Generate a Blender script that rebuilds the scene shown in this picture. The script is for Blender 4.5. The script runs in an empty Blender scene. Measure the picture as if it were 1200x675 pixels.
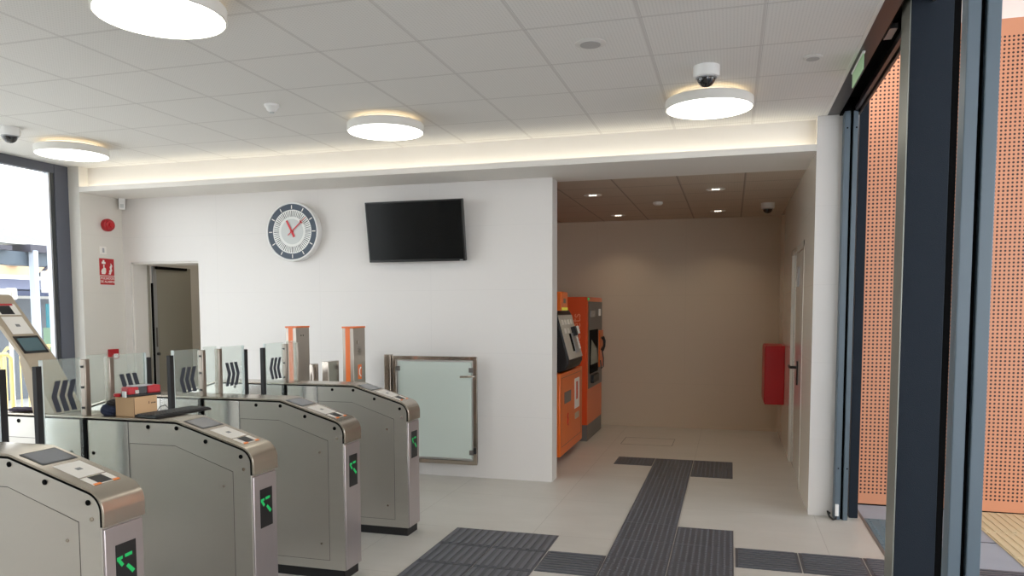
import bpy, bmesh, math, random
from mathutils import Vector, Matrix
random.seed(7)
R = math.radians
C = bpy.context.scene.collection
sc = bpy.context.scene

# ------------------------------------------------------------------ camera
cd = bpy.data.cameras.new('camera'); cam = bpy.data.objects.new('camera', cd); C.objects.link(cam)
sc.camera = cam
cd.sensor_fit = 'HORIZONTAL'; cd.sensor_width = 36
cd.lens = 890.5358 / 1200 * 36
cd.shift_y = (423.0902 - 337.5) / 1200
cd.clip_start = 0.05; cd.clip_end = 300
yw, pt, rl = R(-16.0461), R(-3.886), R(-0.133)
F = Vector((math.sin(yw) * math.cos(pt), math.cos(yw) * math.cos(pt), math.sin(pt)))
R0 = Vector((math.cos(yw), -math.sin(yw), 0)); U0 = R0.cross(F)
RR = R0 * math.cos(rl) + U0 * math.sin(rl); UU = -R0 * math.sin(rl) + U0 * math.cos(rl)
m = Matrix((RR, UU, -F)).transposed().to_4x4(); m.translation = Vector((0, 0, 1.6156))
cam.matrix_world = m

# ------------------------------------------------------------------ world, exposure
w = bpy.data.worlds.new('world'); sc.world = w; w.use_nodes = True
bg = w.node_tree.nodes['Background']
bg.inputs[0].default_value = (0.90, 0.95, 1.0, 1); bg.inputs[1].default_value = 5.2
sc.view_settings.view_transform = 'Standard'; sc.view_settings.look = 'None'
sc.view_settings.exposure = 0.0; sc.view_settings.gamma = 1.0
sc.view_settings.use_curve_mapping = False
LAMP = 5.0       # ceiling lamp diffuser radiance
COVE = 6.0       # cove strip radiance
NICHE = 1.9      # watts of each niche downlight
sc.cycles.max_bounces = 10; sc.cycles.diffuse_bounces = 6; sc.cycles.glossy_bounces = 5
sc.cycles.transmission_bounces = 8; sc.cycles.transparent_max_bounces = 12
sc.cycles.sample_clamp_indirect = 6
sc.cycles.caustics_reflective = False; sc.cycles.caustics_refractive = False

# ------------------------------------------------------------------ materials
def lin(c):
    return tuple(((v / 255) / 12.92 if v / 255 <= 0.04045 else ((v / 255 + 0.055) / 1.055) ** 2.4) for v in c)

class NT:
    def __init__(s, mat): s.t = mat.node_tree; s.n = s.t.nodes; s.l = s.t.links
    def math(s, op, a, b=None, c=None):
        n = s.n.new('ShaderNodeMath'); n.operation = op
        for i, v in enumerate((a, b, c)):
            if v is None: continue
            if isinstance(v, (int, float)): n.inputs[i].default_value = v
            else: s.l.new(v, n.inputs[i])
        return n.outputs[0]
    def coord(s, which='Object'):
        n = s.n.new('ShaderNodeTexCoord'); return n.outputs[which]
    def geo(s):
        n = s.n.new('ShaderNodeNewGeometry'); return n.outputs['Position']
    def sep(s, v):
        n = s.n.new('ShaderNodeSeparateXYZ'); s.l.new(v, n.inputs[0]); return n.outputs
    def noise(s, v, scale, detail=3, rough=0.5, stretch=None):
        if stretch:
            mp = s.n.new('ShaderNodeMapping'); mp.inputs['Scale'].default_value = stretch
            s.l.new(v, mp.inputs[0]); v = mp.outputs[0]
        n = s.n.new('ShaderNodeTexNoise'); n.inputs['Scale'].default_value = scale
        n.inputs['Detail'].default_value = detail; n.inputs['Roughness'].default_value = rough
        s.l.new(v, n.inputs['Vector']); return n.outputs['Fac']
    def mix(s, f, a, b):
        n = s.n.new('ShaderNodeMix'); n.data_type = 'RGBA'
        for k, v in ((0, f), (6, a), (7, b)):
            if isinstance(v, (int, float)): n.inputs[k].default_value = v
            elif isinstance(v, tuple): n.inputs[k].default_value = (*v, 1) if len(v) == 3 else v
            else: s.l.new(v, n.inputs[k])
        return n.outputs[2]
    def line(s, x, origin, pitch, width):      # 1 on the joint line
        f = s.math('FRACT', s.math('DIVIDE', s.math('SUBTRACT', x, origin), pitch))
        d = s.math('MULTIPLY', s.math('MINIMUM', f, s.math('SUBTRACT', 1.0, f)), pitch)
        return s.math('LESS_THAN', d, width / 2)

def mat(name, rgb, rough=0.6, metal=0.0, spec=0.5, var=0.0, vscale=6, stretch=None, bump=0.0, bscale=40, emit=None, es=0, coat=0, rvar=0.0):
    m = bpy.data.materials.new(name); m.use_nodes = True
    b = m.node_tree.nodes['Principled BSDF']; t = NT(m)
    c = lin(rgb)
    b.inputs['Base Color'].default_value = (*c, 1)
    b.inputs['Roughness'].default_value = rough; b.inputs['Metallic'].default_value = metal
    b.inputs['Specular IOR Level'].default_value = spec
    if coat: b.inputs['Coat Weight'].default_value = coat; b.inputs['Coat Roughness'].default_value = 0.08
    if var or bump or rvar:
        co = t.coord('Object')
        if var or rvar:
            f = t.noise(co, vscale, 3, 0.5, stretch)
        if var:
            t.l.new(t.mix(f, tuple(v * (1 - var) for v in c), tuple(min(1, v * (1 + var)) for v in c)), b.inputs['Base Color'])
        if rvar:
            t.l.new(t.math('ADD', rough - rvar / 2, t.math('MULTIPLY', f, rvar)), b.inputs['Roughness'])
        if bump:
            f2 = t.noise(co, bscale, 2, 0.5, stretch)
            bn = t.n.new('ShaderNodeBump'); bn.inputs['Strength'].default_value = bump; bn.inputs['Distance'].default_value = 0.01
            t.l.new(f2, bn.inputs['Height']); t.l.new(bn.outputs[0], b.inputs['Normal'])
    if emit:
        b.inputs['Emission Color'].default_value = (*lin(emit), 1); b.inputs['Emission Strength'].default_value = es
    return m

def glass_thin(name, tint=(235, 245, 240), gloss=0.06, rough=0.0, haze=0.0):
    m = bpy.data.materials.new(name); m.use_nodes = True
    t = NT(m); t.n.remove(t.n['Principled BSDF']); out = t.n['Material Output']
    tr = t.n.new('ShaderNodeBsdfTransparent'); tr.inputs[0].default_value = (*lin(tint), 1)
    gl = t.n.new('ShaderNodeBsdfGlossy'); gl.inputs['Roughness'].default_value = rough
    lw = t.n.new('ShaderNodeLayerWeight'); lw.inputs[0].default_value = 0.5
    fr = t.math('ADD', 0.035, t.math('MULTIPLY', 0.75, t.math('POWER', lw.outputs['Facing'], 5.0)))
    mx = t.n.new('ShaderNodeMixShader'); t.l.new(fr, mx.inputs[0]); t.l.new(tr.outputs[0], mx.inputs[1]); t.l.new(gl.outputs[0], mx.inputs[2])
    last = mx.outputs[0]
    if haze:
        df = t.n.new('ShaderNodeBsdfDiffuse'); df.inputs[0].default_value = (*lin((225, 232, 228)), 1)
        m2 = t.n.new('ShaderNodeMixShader'); m2.inputs[0].default_value = haze
        t.l.new(last, m2.inputs[1]); t.l.new(df.outputs[0], m2.inputs[2]); last = m2.outputs[0]
    t.l.new(last, out.inputs[0]); return m

M = {}
M['wall'] = mat('painted_panel', (226, 221, 214), 0.45, var=0.02, vscale=1.5)
M['wall_gloss'] = mat('glossy_panel', (222, 214, 202), 0.16, spec=0.6, var=0.02, vscale=1.5)
M['plaster'] = mat('plaster', (226, 222, 216), 0.8)
M['plaster_grey'] = mat('plaster_room', (206, 196, 178), 0.8)
M['steel'] = mat('brushed_steel', (206, 202, 195), 0.34, 0.88, var=0.06, vscale=3, stretch=(1, 1, 6), rvar=0.1)
M['steel_lid'] = mat('lid_steel', (186, 177, 164), 0.25, 0.88, var=0.05, vscale=30, stretch=(1, 8, 1))
M['steel_end'] = mat('end_steel', (186, 178, 178), 0.32, 0.8, var=0.03, vscale=20, stretch=(1, 1, 0.2))
M['steel_door'] = mat('service_door_steel', (202, 197, 190), 0.34, 0.88, var=0.05, vscale=2.5, rvar=0.08)
M['steel_post'] = mat('post_steel', (160, 150, 140), 0.3, 0.9)
M['steel_centre'] = mat('centre_panel_steel', (228, 228, 226), 0.17, 0.92, rvar=0.08, vscale=2)
M['chrome'] = mat('polished_steel', (178, 168, 158), 0.12, 1.0)
M['beige_metal'] = mat('beige_metal', (176, 162, 142), 0.5, 0.3)
M['black'] = mat('black_plastic', (18, 18, 20), 0.45)
M['rubber'] = mat('black_rubber', (14, 13, 15), 0.6)
M['void'] = mat('dark_gap', (6, 6, 6), 0.9, spec=0.1)
M['screen_grey'] = mat('grey_screen', (118, 120, 124), 0.15, spec=0.6)
M['screen_teal'] = mat('teal_screen', (78, 102, 108), 0.15, spec=0.6)
M['pad'] = mat('white_reader_pad', (226, 222, 214), 0.35)
M['pad_grey'] = mat('pad_symbol', (120, 122, 122), 0.4)
M['orange_line'] = mat('orange_light_edge', (214, 120, 50), 0.4, emit=(230, 130, 50), es=0.15)
M['green_led'] = mat('green_led', (20, 150, 80), 0.4, emit=(20, 190, 95), es=0.35)
M['chevron'] = mat('chevron_print', (52, 58, 68), 0.4)
M['glass'] = glass_thin('clear_glass', (236, 243, 240))
M['glass_leaf'] = glass_thin('gate_glass', (248, 252, 250), haze=0.13)
M['glass_edge'] = mat('glass_edge', (212, 222, 220), 0.2, spec=0.7)
M['window_glass'] = glass_thin('window_glass', (254, 255, 255))
M['frosted'] = mat('frosted_glass', (196, 206, 198), 0.35, spec=0.6)
M['anthracite'] = mat('anthracite_frame', (84, 98, 108), 0.42, 0.0, bump=0.02, bscale=300)
M['window_frame'] = mat('window_frame_paint', (88, 91, 102), 0.45)
M['navy'] = mat('navy_textured_paint', (24, 32, 42), 0.7, spec=0.25, bump=0.25, bscale=220)
M['brown_metal'] = mat('dark_channel_metal', (74, 66, 64), 0.35, 0.5)
M['grey_strip'] = mat('grey_strip', (140, 142, 134), 0.4, 0.5)
M['white'] = mat('white_plastic', (232, 232, 230), 0.4)
M['rim'] = mat('matt_rim', (214, 211, 206), 0.7)
M['post_white'] = mat('post_white', (168, 176, 188), 0.6)
M['white_metal'] = mat('white_enamel', (228, 226, 220), 0.5)
M['lamp'] = mat('lamp_diffuser', (250, 250, 245), 0.5, emit=(255, 252, 242), es=LAMP)
M['cove'] = mat('cove_strip', (250, 250, 245), 0.5, emit=(255, 246, 226), es=COVE)
M['halo'] = mat('lamp_uplight', (250, 250, 245), 0.5, emit=(255, 226, 180), es=1.3)
M['downlight'] = mat('downlight_led', (250, 250, 245), 0.5, emit=(255, 244, 220), es=5)
M['red'] = mat('red_plastic', (176, 28, 38), 0.4)
M['red_sign'] = mat('red_sign', (186, 36, 44), 0.5)
M['red_metal'] = mat('red_enamel', (188, 8, 22), 0.35)
M['sign_white'] = mat('sign_white', (238, 234, 228), 0.5)
M['orange'] = mat('orange_enamel', (226, 106, 26), 0.38, coat=0.2)
M['orange_red'] = mat('red_orange_enamel', (216, 76, 22), 0.4)
M['grey_metal'] = mat('grey_enamel', (106, 102, 98), 0.45)
M['joint_grey'] = mat('joint_grey', (84, 80, 75), 0.6)
M['console_grey'] = mat('console_grey', (186, 180, 170), 0.45)
M['dark_grey'] = mat('dark_grey_enamel', (58, 60, 62), 0.4)
M['cardboard'] = mat('cardboard', (204, 168, 128), 0.85, var=0.05, vscale=12)
M['cardboard_dark'] = mat('cardboard_seam', (120, 84, 56), 0.9)
M['navy_cloth'] = mat('navy_cloth', (36, 44, 66), 0.9, var=0.2, vscale=30, bump=0.3, bscale=60)
M['purple_cloth'] = mat('purple_cloth', (58, 44, 66), 0.85, var=0.2, vscale=30)
M['slate'] = mat('slate_blue', (62, 74, 88), 0.5)
M['clock_white'] = mat('clock_face', (228, 229, 226), 0.5)
M['clock_grey'] = mat('clock_centre', (200, 204, 202), 0.5)
M['clock_black'] = mat('clock_ticks', (50, 58, 62), 0.5)
M['clock_red'] = mat('clock_hands', (206, 50, 58), 0.5)
M['tv_black'] = mat('tv_bezel', (14, 14, 15), 0.3)
M['tv_screen'] = mat('tv_screen', (9, 11, 12), 0.16, spec=0.22)
M['tactile'] = mat('charcoal_tile', (92, 92, 97), 0.5, var=0.12, vscale=14, bump=0.05, bscale=120)
M['tactile_teal'] = mat('teal_tile', (96, 118, 128), 0.6, var=0.1, vscale=14)
M['yellow_tile'] = mat('yellow_tile', (216, 200, 164), 0.7, var=0.06, vscale=8)
M['paving'] = mat('grey_paving', (160, 167, 178), 0.7, var=0.06, vscale=5)
M['door_grey'] = mat('grey_steel_door', (150, 146, 134), 0.4, 0.1)
M['door_white'] = mat('pale_steel_door', (216, 212, 204), 0.06, spec=0.8)
M['alu'] = mat('aluminium', (172, 174, 178), 0.4, 0.6)
M['exit_green'] = mat('exit_sign_green', (168, 200, 160), 0.4, emit=(150, 200, 150), es=0.15)
M['yellow_barrier'] = mat('yellow_barrier', (232, 204, 132), 0.5)
M['beige_wall'] = mat('beige_render', (206, 172, 136), 0.8)
M['shutter'] = mat('grey_shutter', (104, 110, 118), 0.6)
M['fascia'] = mat('slate_fascia', (74, 86, 98), 0.6)
M['dark_beam'] = mat('dark_beam', (58, 56, 68), 0.6)
M['awning'] = mat('navy_awning', (58, 66, 92), 0.7)
M['roof'] = mat('pale_roof', (140, 140, 148), 0.8, var=0.1, vscale=3)
M['asphalt'] = mat('pale_ground', (200, 198, 194), 0.9, var=0.04, vscale=2)
M['teal_cloth'] = mat('teal_paint', (52, 124, 138), 0.7)
M['green_cloth'] = mat('green_paint', (112, 140, 118), 0.7)
M['blue'] = mat('blue_print', (40, 80, 150), 0.5)
M['skin_paper'] = mat('tan_board', (190, 170, 146), 0.8)

def ceiling_mat(name, rgb, ox, oy, linecol):
    m = bpy.data.materials.new(name); m.use_nodes = True
    b = m.node_tree.nodes['Principled BSDF']; t = NT(m); b.inputs['Roughness'].default_value = 0.8
    s = t.sep(t.geo())
    ln = t.math('MAXIMUM', t.line(s[0], ox, 0.6, 0.014), t.line(s[1], oy, 0.6, 0.012))
    sh = t.math('MAXIMUM', t.line(s[0], ox + 0.0115, 0.6, 0.003), t.line(s[1], oy + 0.010, 0.6, 0.003))  # thin shadow line painted along one edge of the T-bars
    # perforation rows
    fx = t.math('SUBTRACT', t.math('FRACT', t.math('DIVIDE', s[0], 0.018)), 0.5)
    fy = t.math('SUBTRACT', t.math('FRACT', t.math('DIVIDE', s[1], 0.018)), 0.5)
    r2 = t.math('ADD', t.math('MULTIPLY', fx, fx), t.math('MULTIPLY', fy, fy))
    hole = t.math('MULTIPLY', t.math('LESS_THAN', r2, 0.055), 0.28)
    c = lin(rgb); dk = tuple(v * 0.55 for v in c)
    col = t.mix(hole, c, dk)
    col = t.mix(ln, col, lin(linecol)); col = t.mix(sh, col, tuple(v * 0.68 for v in c))
    t.l.new(col, b.inputs['Base Color']); return m
M['ceiling'] = ceiling_mat('ceiling_tiles', (226, 224, 220), -4.066, 3.935, (208, 205, 201))
M['ceiling_niche'] = ceiling_mat('ceiling_tiles_niche', (196, 182, 166), -1.095, 7.056, (150, 138, 126))

def floor_mat():
    m = bpy.data.materials.new('porcelain_floor'); m.use_nodes = True
    b = m.node_tree.nodes['Principled BSDF']; t = NT(m)
    g = t.geo(); s = t.sep(g)
    ln = t.math('MAXIMUM', t.line(s[0], 0.65, 1.0, 0.005), t.line(s[1], 5.225, 1.02, 0.005))
    n1 = t.noise(g, 1.6, 5, 0.6, (1, 2.2, 1)); n2 = t.noise(g, 9, 4, 0.6, (0.6, 3, 1))
    c = t.mix(n1, lin((186, 182, 174)), lin((214, 210, 203)))
    c = t.mix(t.math('MULTIPLY', n2, 0.35), c, lin((180, 174, 164)))
    c = t.mix(t.math('MULTIPLY', ln, 0.32), c, lin((120, 110, 100)))
    t.l.new(c, b.inputs['Base Color'])
    t.l.new(t.math('ADD', 0.3, t.math('MULTIPLY', n1, 0.2)), b.inputs['Roughness'])
    b.inputs['Specular IOR Level'].default_value = 0.4
    return m
M['floor'] = floor_mat()

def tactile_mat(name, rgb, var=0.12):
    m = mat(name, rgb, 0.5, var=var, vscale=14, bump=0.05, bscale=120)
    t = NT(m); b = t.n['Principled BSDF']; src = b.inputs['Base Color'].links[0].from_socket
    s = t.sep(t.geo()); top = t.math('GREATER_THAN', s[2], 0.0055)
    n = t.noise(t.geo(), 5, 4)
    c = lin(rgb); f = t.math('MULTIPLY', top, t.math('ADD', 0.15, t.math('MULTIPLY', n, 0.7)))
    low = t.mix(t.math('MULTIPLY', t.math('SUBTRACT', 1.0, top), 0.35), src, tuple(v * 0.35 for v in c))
    t.l.new(t.mix(f, low, tuple(min(1, v * 1.45) for v in c)), b.inputs['Base Color'])  # raised tops lighter, grooves darker
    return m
M['tactile'] = tactile_mat('two_tone_charcoal_tile', (88, 89, 95))

def wall_tile_mat(name, rgb, rough, ax, ox, oz, px=1.2, pz=0.6, lw=0.004, f=0.15, spec=0.5):
    m = bpy.data.materials.new(name); m.use_nodes = True
    b = m.node_tree.nodes['Principled BSDF']; t = NT(m)
    s = t.sep(t.geo()); c = lin(rgb)
    ln = t.math('MAXIMUM', t.line(s[ax], ox, px, lw), t.line(s[2], oz, pz, lw))
    col = t.mix(t.math('MULTIPLY', ln, f), c, tuple(v * 0.6 for v in c))
    t.l.new(col, b.inputs['Base Color']); b.inputs['Roughness'].default_value = rough
    b.inputs['Specular IOR Level'].default_value = spec
    return m
M['wall_y'] = wall_tile_mat('wall_tiles_front', (219, 215, 211), 0.42, 0, -1.584, 0.0)
M['wall_x'] = wall_tile_mat('wall_tiles_side', (220, 216, 208), 0.3, 1, 6.3, 0.0)
M['wall_niche'] = wall_tile_mat('wall_tiles_niche', (206, 190, 168), 0.35, 0, 0.6085, 0.0, f=0.2)
M['wall_niche_side'] = wall_tile_mat('wall_tiles_niche_side', (228, 220, 208), 0.09, 1, 7.1, 0.0, f=0.25, spec=0.7)

def perforated():
    m = bpy.data.materials.new('perforated_copper_panel'); m.use_nodes = True
    b = m.node_tree.nodes['Principled BSDF']; t = NT(m)
    s = t.sep(t.geo()); p = 0.0305
    fx = t.math('SUBTRACT', t.math('FRACT', t.math('DIVIDE', s[0], p)), 0.5)
    fz = t.math('SUBTRACT', t.math('FRACT', t.math('DIVIDE', s[2], p)), 0.5)
    r2 = t.math('ADD', t.math('MULTIPLY', fx, fx), t.math('MULTIPLY', fz, fz))
    hole = t.math('LESS_THAN', r2, 0.27 * 0.27)
    lo = t.math('GREATER_THAN', s[2], 0.0915); hi = t.math('LESS_THAN', s[2], 3.69)
    hole = t.math('MULTIPLY', hole, t.math('MULTIPLY', lo, hi))
    nm = t.sep(t.n.new('ShaderNodeNewGeometry').outputs['Normal'])
    hole = t.math('MULTIPLY', hole, t.math('GREATER_THAN', t.math('ABSOLUTE', nm[1]), 0.5))
    t.l.new(t.mix(hole, lin((206, 140, 104)), lin((52, 22, 14))), b.inputs['Base Color'])
    b.inputs['Roughness'].default_value = 0.5; return m
M['perforated'] = perforated()

# ------------------------------------------------------------------ geometry helpers
def tag(o, label=None, cat=None, group=None, kind=None):
    if label: o['label'] = label
    if cat: o['category'] = cat
    if group: o['group'] = group
    if kind: o['kind'] = kind
    return o
def thing(name, loc, label, cat, group=None, kind=None):
    o = bpy.data.objects.new(name, None); C.objects.link(o); o.location = loc
    o.empty_display_size = 0.1
    return tag(o, label, cat, group, kind)
def world_loc(o):
    v = Vector((0, 0, 0))
    while o is not None: v += o.location; o = o.parent
    return v

class MB:
    def __init__(s): s.b = bmesh.new()
    def _add(s, pts, faces):
        vs = [s.b.verts.new(p) for p in pts]
        for f in faces: s.b.faces.new([vs[i] for i in f])
        return s
    def box(s, x0, x1, y0, y1, z0, z1, mtx=None):
        pts = [Vector((x, y, z)) for x in (x0, x1) for y in (y0, y1) for z in (z0, z1)]
        if mtx: pts = [mtx @ p for p in pts]
        return s._add(pts, [(0, 1, 3, 2), (4, 6, 7, 5), (0, 4, 5, 1), (2, 3, 7, 6), (0, 2, 6, 4), (1, 5, 7, 3)])
    def prism(s, poly, ax, a0, a1):
        # poly: 2D points in the other two axes (x,z for ax=1; y,z for ax=0; x,y for ax=2)
        def P(p, a):
            return (a, p[0], p[1]) if ax == 0 else ((p[0], a, p[1]) if ax == 1 else (p[0], p[1], a))
        n = len(poly)
        pts = [P(p, a0) for p in poly] + [P(p, a1) for p in poly]
        return s._add(pts, [tuple(range(n)), tuple(range(2 * n - 1, n - 1, -1))] + [(i, i + n, (i + 1) % n + n, (i + 1) % n) for i in range(n)])
    def tube(s, pts, r, seg=10, cap=True):
        pts = [Vector(p) for p in pts]; rings = []
        for i, p in enumerate(pts):
            d = (pts[min(i + 1, len(pts) - 1)] - pts[max(i - 1, 0)]).normalized()
            a = d.orthogonal().normalized() if i == 0 else (a - d * a.dot(d)).normalized()
            b = d.cross(a); rr = r[i] if isinstance(r, (list, tuple)) else r
            rings.append([s.b.verts.new(p + (a * math.cos(k * 2 * math.pi / seg) + b * math.sin(k * 2 * math.pi / seg)) * rr) for k in range(seg)])
        for i in range(len(rings) - 1):
            for k in range(seg):
                s.b.faces.new((rings[i][k], rings[i][(k + 1) % seg], rings[i + 1][(k + 1) % seg], rings[i + 1][k]))
        if cap: s.b.faces.new(rings[0][::-1]); s.b.faces.new(rings[-1])
        return s
    def cyl(s, p0, p1, r, seg=16, r1=None): return s.tube([p0, p1], [r, r if r1 is None else r1], seg)
    def lathe(s, prof, c, ax=2, seg=40, sgn=1):
        # prof: (radius, height); axis 2=z,1=y,0=x
        rings = []
        for r_, h in prof:
            ring = []
            for k in range(seg):
                a = 2 * math.pi * k / seg; u, v = r_ * math.cos(a), r_ * math.sin(a); hh = h * sgn
                p = (u, v, hh) if ax == 2 else ((u, hh, v) if ax == 1 else (hh, u, v))
                ring.append(s.b.verts.new(Vector(c) + Vector(p)))
            rings.append(ring)
        for i in range(len(rings) - 1):
            for k in range(seg):
                s.b.faces.new((rings[i][k], rings[i][(k + 1) % seg], rings[i + 1][(k + 1) % seg], rings[i + 1][k]))
        if prof[0][0] > 1e-4: s.b.faces.new(rings[0][::-1])
        if prof[-1][0] > 1e-4: s.b.faces.new(rings[-1])
        return s
    def plate(s, corners, n, th):      # quad given by 4 corners, extruded by th along n
        cs = [Vector(c) for c in corners]; n = Vector(n).normalized() * th
        return s._add(cs + [c + n for c in cs], [(3, 2, 1, 0), (4, 5, 6, 7), (0, 1, 5, 4), (1, 2, 6, 5), (2, 3, 7, 6), (3, 0, 4, 7)])
    def build(s, name, m, parent=None, bevel=0, smooth=False, origin=None, seg=2):
        bmesh.ops.remove_doubles(s.b, verts=s.b.verts, dist=1e-6)
        bmesh.ops.recalc_face_normals(s.b, faces=s.b.faces)
        if parent is not None: off = world_loc(parent)
        elif origin is not None: off = Vector(origin)
        else:
            xs = [v.co for v in s.b.verts]
            off = Vector(((min(v.x for v in xs) + max(v.x for v in xs)) / 2, (min(v.y for v in xs) + max(v.y for v in xs)) / 2, min(v.z for v in xs)))
        bmesh.ops.translate(s.b, verts=s.b.verts, vec=-off)
        me = bpy.data.meshes.new(name); s.b.to_mesh(me); s.b.free()
        me.materials.append(m)
        if smooth:
            for p in me.polygons: p.use_smooth = True
            me.set_sharp_from_angle(angle=R(35))
        o = bpy.data.objects.new(name, me); C.objects.link(o)
        if parent is not None: o.parent = parent
        else: o.location = off
        if bevel:
            bv = o.modifiers.new('bevel', 'BEVEL'); bv.width = bevel; bv.segments = seg; bv.limit_method = 'ANGLE'; bv.angle_limit = R(40)
            for p in me.polygons: p.use_smooth = True
            me.set_sharp_from_angle(angle=R(50))
        return o
def struct(name, mb, m, parent=None, **k):
    o = mb.build(name, m, parent, **k)
    if parent is None: o['kind'] = 'structure'
    return o
def copy_tree(o, parent=None):
    c = o.copy(); C.objects.link(c); c.parent = parent
    for ch in list(o.children): copy_tree(ch, c)
    return c
def text_mesh(name, body, size, m, parent, mtx, depth=0.001):
    cu = bpy.data.curves.new(name, 'FONT'); cu.body = body; cu.size = size; cu.extrude = depth
    cu.align_x = 'CENTER'; cu.align_y = 'CENTER'
    t = bpy.data.objects.new(name, cu); C.objects.link(t)
    dg = bpy.context.evaluated_depsgraph_get(); dg.update()
    me = bpy.data.meshes.new_from_object(t.evaluated_get(dg)); bpy.data.objects.remove(t)
    me.materials.clear(); me.materials.append(m)
    mm = Matrix.Translation(-world_loc(parent)) @ mtx
    me.transform(mm)
    o = bpy.data.objects.new(name, me); C.objects.link(o); o.parent = parent
    return o
def face_mtx(loc, right, up):
    r = Vector(right).normalized(); u = Vector(up).normalized(); n = r.cross(u)
    m = Matrix((r, u, n)).transposed().to_4x4(); m.translation = Vector(loc); return m

XL, XR, XRP, XC = -6.384, 0.6085, 0.785, -1.584
YP, YW, YB = 6.30, 6.855, 10.52
ZC, ZS, ZL, ZN = 3.074, 2.817, 2.867, 2.822

# ------------------------------------------------------------------ room shell
struct('floor', MB().box(-6.75, 1.0, -3.2, 10.7, -0.12, 0), M['floor'])
# ceiling over the main hall, up to the cove edge
struct('ceiling', MB().box(-6.55, 0.673, -3.2, 6.30, ZC, ZC + 0.1).box(-6.52, XRP, 6.30, 6.45, ZC, ZC + 0.1), M['ceiling'])
struct('trim_1', MB().box(0.655, 0.675, -3.2, 6.30, ZC - 0.004, ZC + 0.02), M['white_metal'])
struct('ceiling_niche', MB().box(-3.0, XR, 7.10, YB, ZN, ZN + 0.1), M['ceiling_niche'])
# bulkhead: recess face, soffit and lip
bk = MB().box(XL, XR, 6.42, 6.50, ZL - 0.03, ZC)                       # recess face
bk.box(XL, XR, YP + 0.02, YW + 0.1, ZS, ZS + 0.03)                     # soffit
bk.box(-3.0, XR, YW + 0.1, 7.12, ZS, ZN + 0.05)
bk.box(XL, XR, YP, YP + 0.02, ZS, ZL)                                  # lip
struct('wall_bulkhead', bk, M['plaster'])
cs = MB().box(XL + 0.02, XR - 0.02, 6.345, 6.375, ZS + 0.03, ZS + 0.036).build('cove_light', M['cove'])
tag(cs, 'warm white strip light hidden behind the long ceiling lip', 'light')
# clock wall with doorway
DX0, DX1, DZ = -6.295, -5.42, 2.135
wl = MB().box(DX1, XC, YW, YW + 0.2, 0, ZS).box(XL, DX0, YW, YW + 0.2, 0, ZS).box(DX0, DX1, YW, YW + 0.2, DZ, ZS)
struct('wall_clock', wl, M['wall_y'])
struct('wall_left', MB().box(-6.52, XL, YP, YW + 1.6, 0, ZC), M['wall_x'])
struct('wall_right', MB().box(XR, XRP, YP, 7.14, 0, ZC).box(XR, XRP, 7.14, 8.52, 2.215, ZC).box(XR, XRP, 8.52, YB, 0, ZC), M['wall_niche_side'])
struct('trim_2', MB().box(XR - 0.001, XRP, YP - 0.008, YP, 0, ZC), M['wall_y'])
struct('wall_niche_back', MB().box(-3.0, 0.8, YB, YB + 0.15, 0, ZC), M['wall_niche'])
struct('wall_niche_left', MB().box(-3.1, -2.9, YW + 0.2, YB, 0, ZC), M['wall_niche'])
struct('wall_rear', MB().box(-6.75, 1.0, -3.3, -3.2, 0, ZC), M['wall_y'])
struct('baseboard_niche', MB().box(-2.9, XR, YB - 0.012, YB, 0, 0.03), M['wall_niche'])
# little room behind the doorway
rm = MB().box(-6.384, -4.6, 8.4, 8.5, 0, ZS).box(-4.7, -4.6, YW + 0.2, 8.4, 0, ZS).box(-6.384, -4.6, YW + 0.2, 8.5, ZS, ZS + 0.1)
struct('wall_store_room', rm, M['plaster_grey'])

sl = bpy.data.lights.new('store_room_fill', 'AREA'); sl.size = 0.3; sl.energy = 3.6; sl.color = (1.0, 0.95, 0.86)  # added fill lamp, no known fitting, brightens the room behind the doorway
so = bpy.data.objects.new('store_room_fill', sl); C.objects.link(so); so.location = (-5.4, 7.7, 2.78)
# doorway door: frame + ajar grey leaf
d1 = thing('door_1', (-5.86, 7.2, 0), None, None, kind='structure')
MB().box(DX0, DX0 + 0.02, YW + 0.02, YW + 0.36, 0, DZ).box(DX0, DX1, YW + 0.02, YW + 0.36, DZ - 0.02, DZ).build('door_lining', M['plaster'], d1)
fr = MB().box(-6.275, -6.262, YW + 0.22, YW + 0.25, 0, DZ - 0.02)
fr.build('door_frame', M['door_grey'], d1, bevel=0.003)
leaf_r = Matrix.Translation(Vector((-6.262, 7.20, 0))) @ Matrix.Rotation(R(92), 4, 'Z')
MB().box(0, 0.60, 0, 0.05, 0.01, 2.11, leaf_r).build('door_leaf', M['door_grey'], d1, bevel=0.003)
MB().box(-0.055, 0.0, -0.004, 0.03, 0.01, 2.11, leaf_r).build('door_edge', M['alu'], d1)
MB().box(-0.035, -0.012, -0.008, -0.003, 1.2, 1.42, leaf_r).build('lock_plate', M['grey_metal'], d1)
MB().box(-0.072, -0.055, -0.003, 0.02, 0.01, 1.92, leaf_r).build('door_seal', M['void'], d1)
kb = leaf_r @ Vector((-0.018, -0.004, 1.12)); kb2 = leaf_r @ Vector((-0.018, -0.03, 1.12))
MB().cyl(kb, kb2, 0.017, 14).build('door_knob', M['dark_grey'], d1, smooth=True)
MB().box(-0.02, 0.50, -0.03, 0.0, 2.08, 2.11, leaf_r).build('closer_arm', M['void'], d1)

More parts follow.
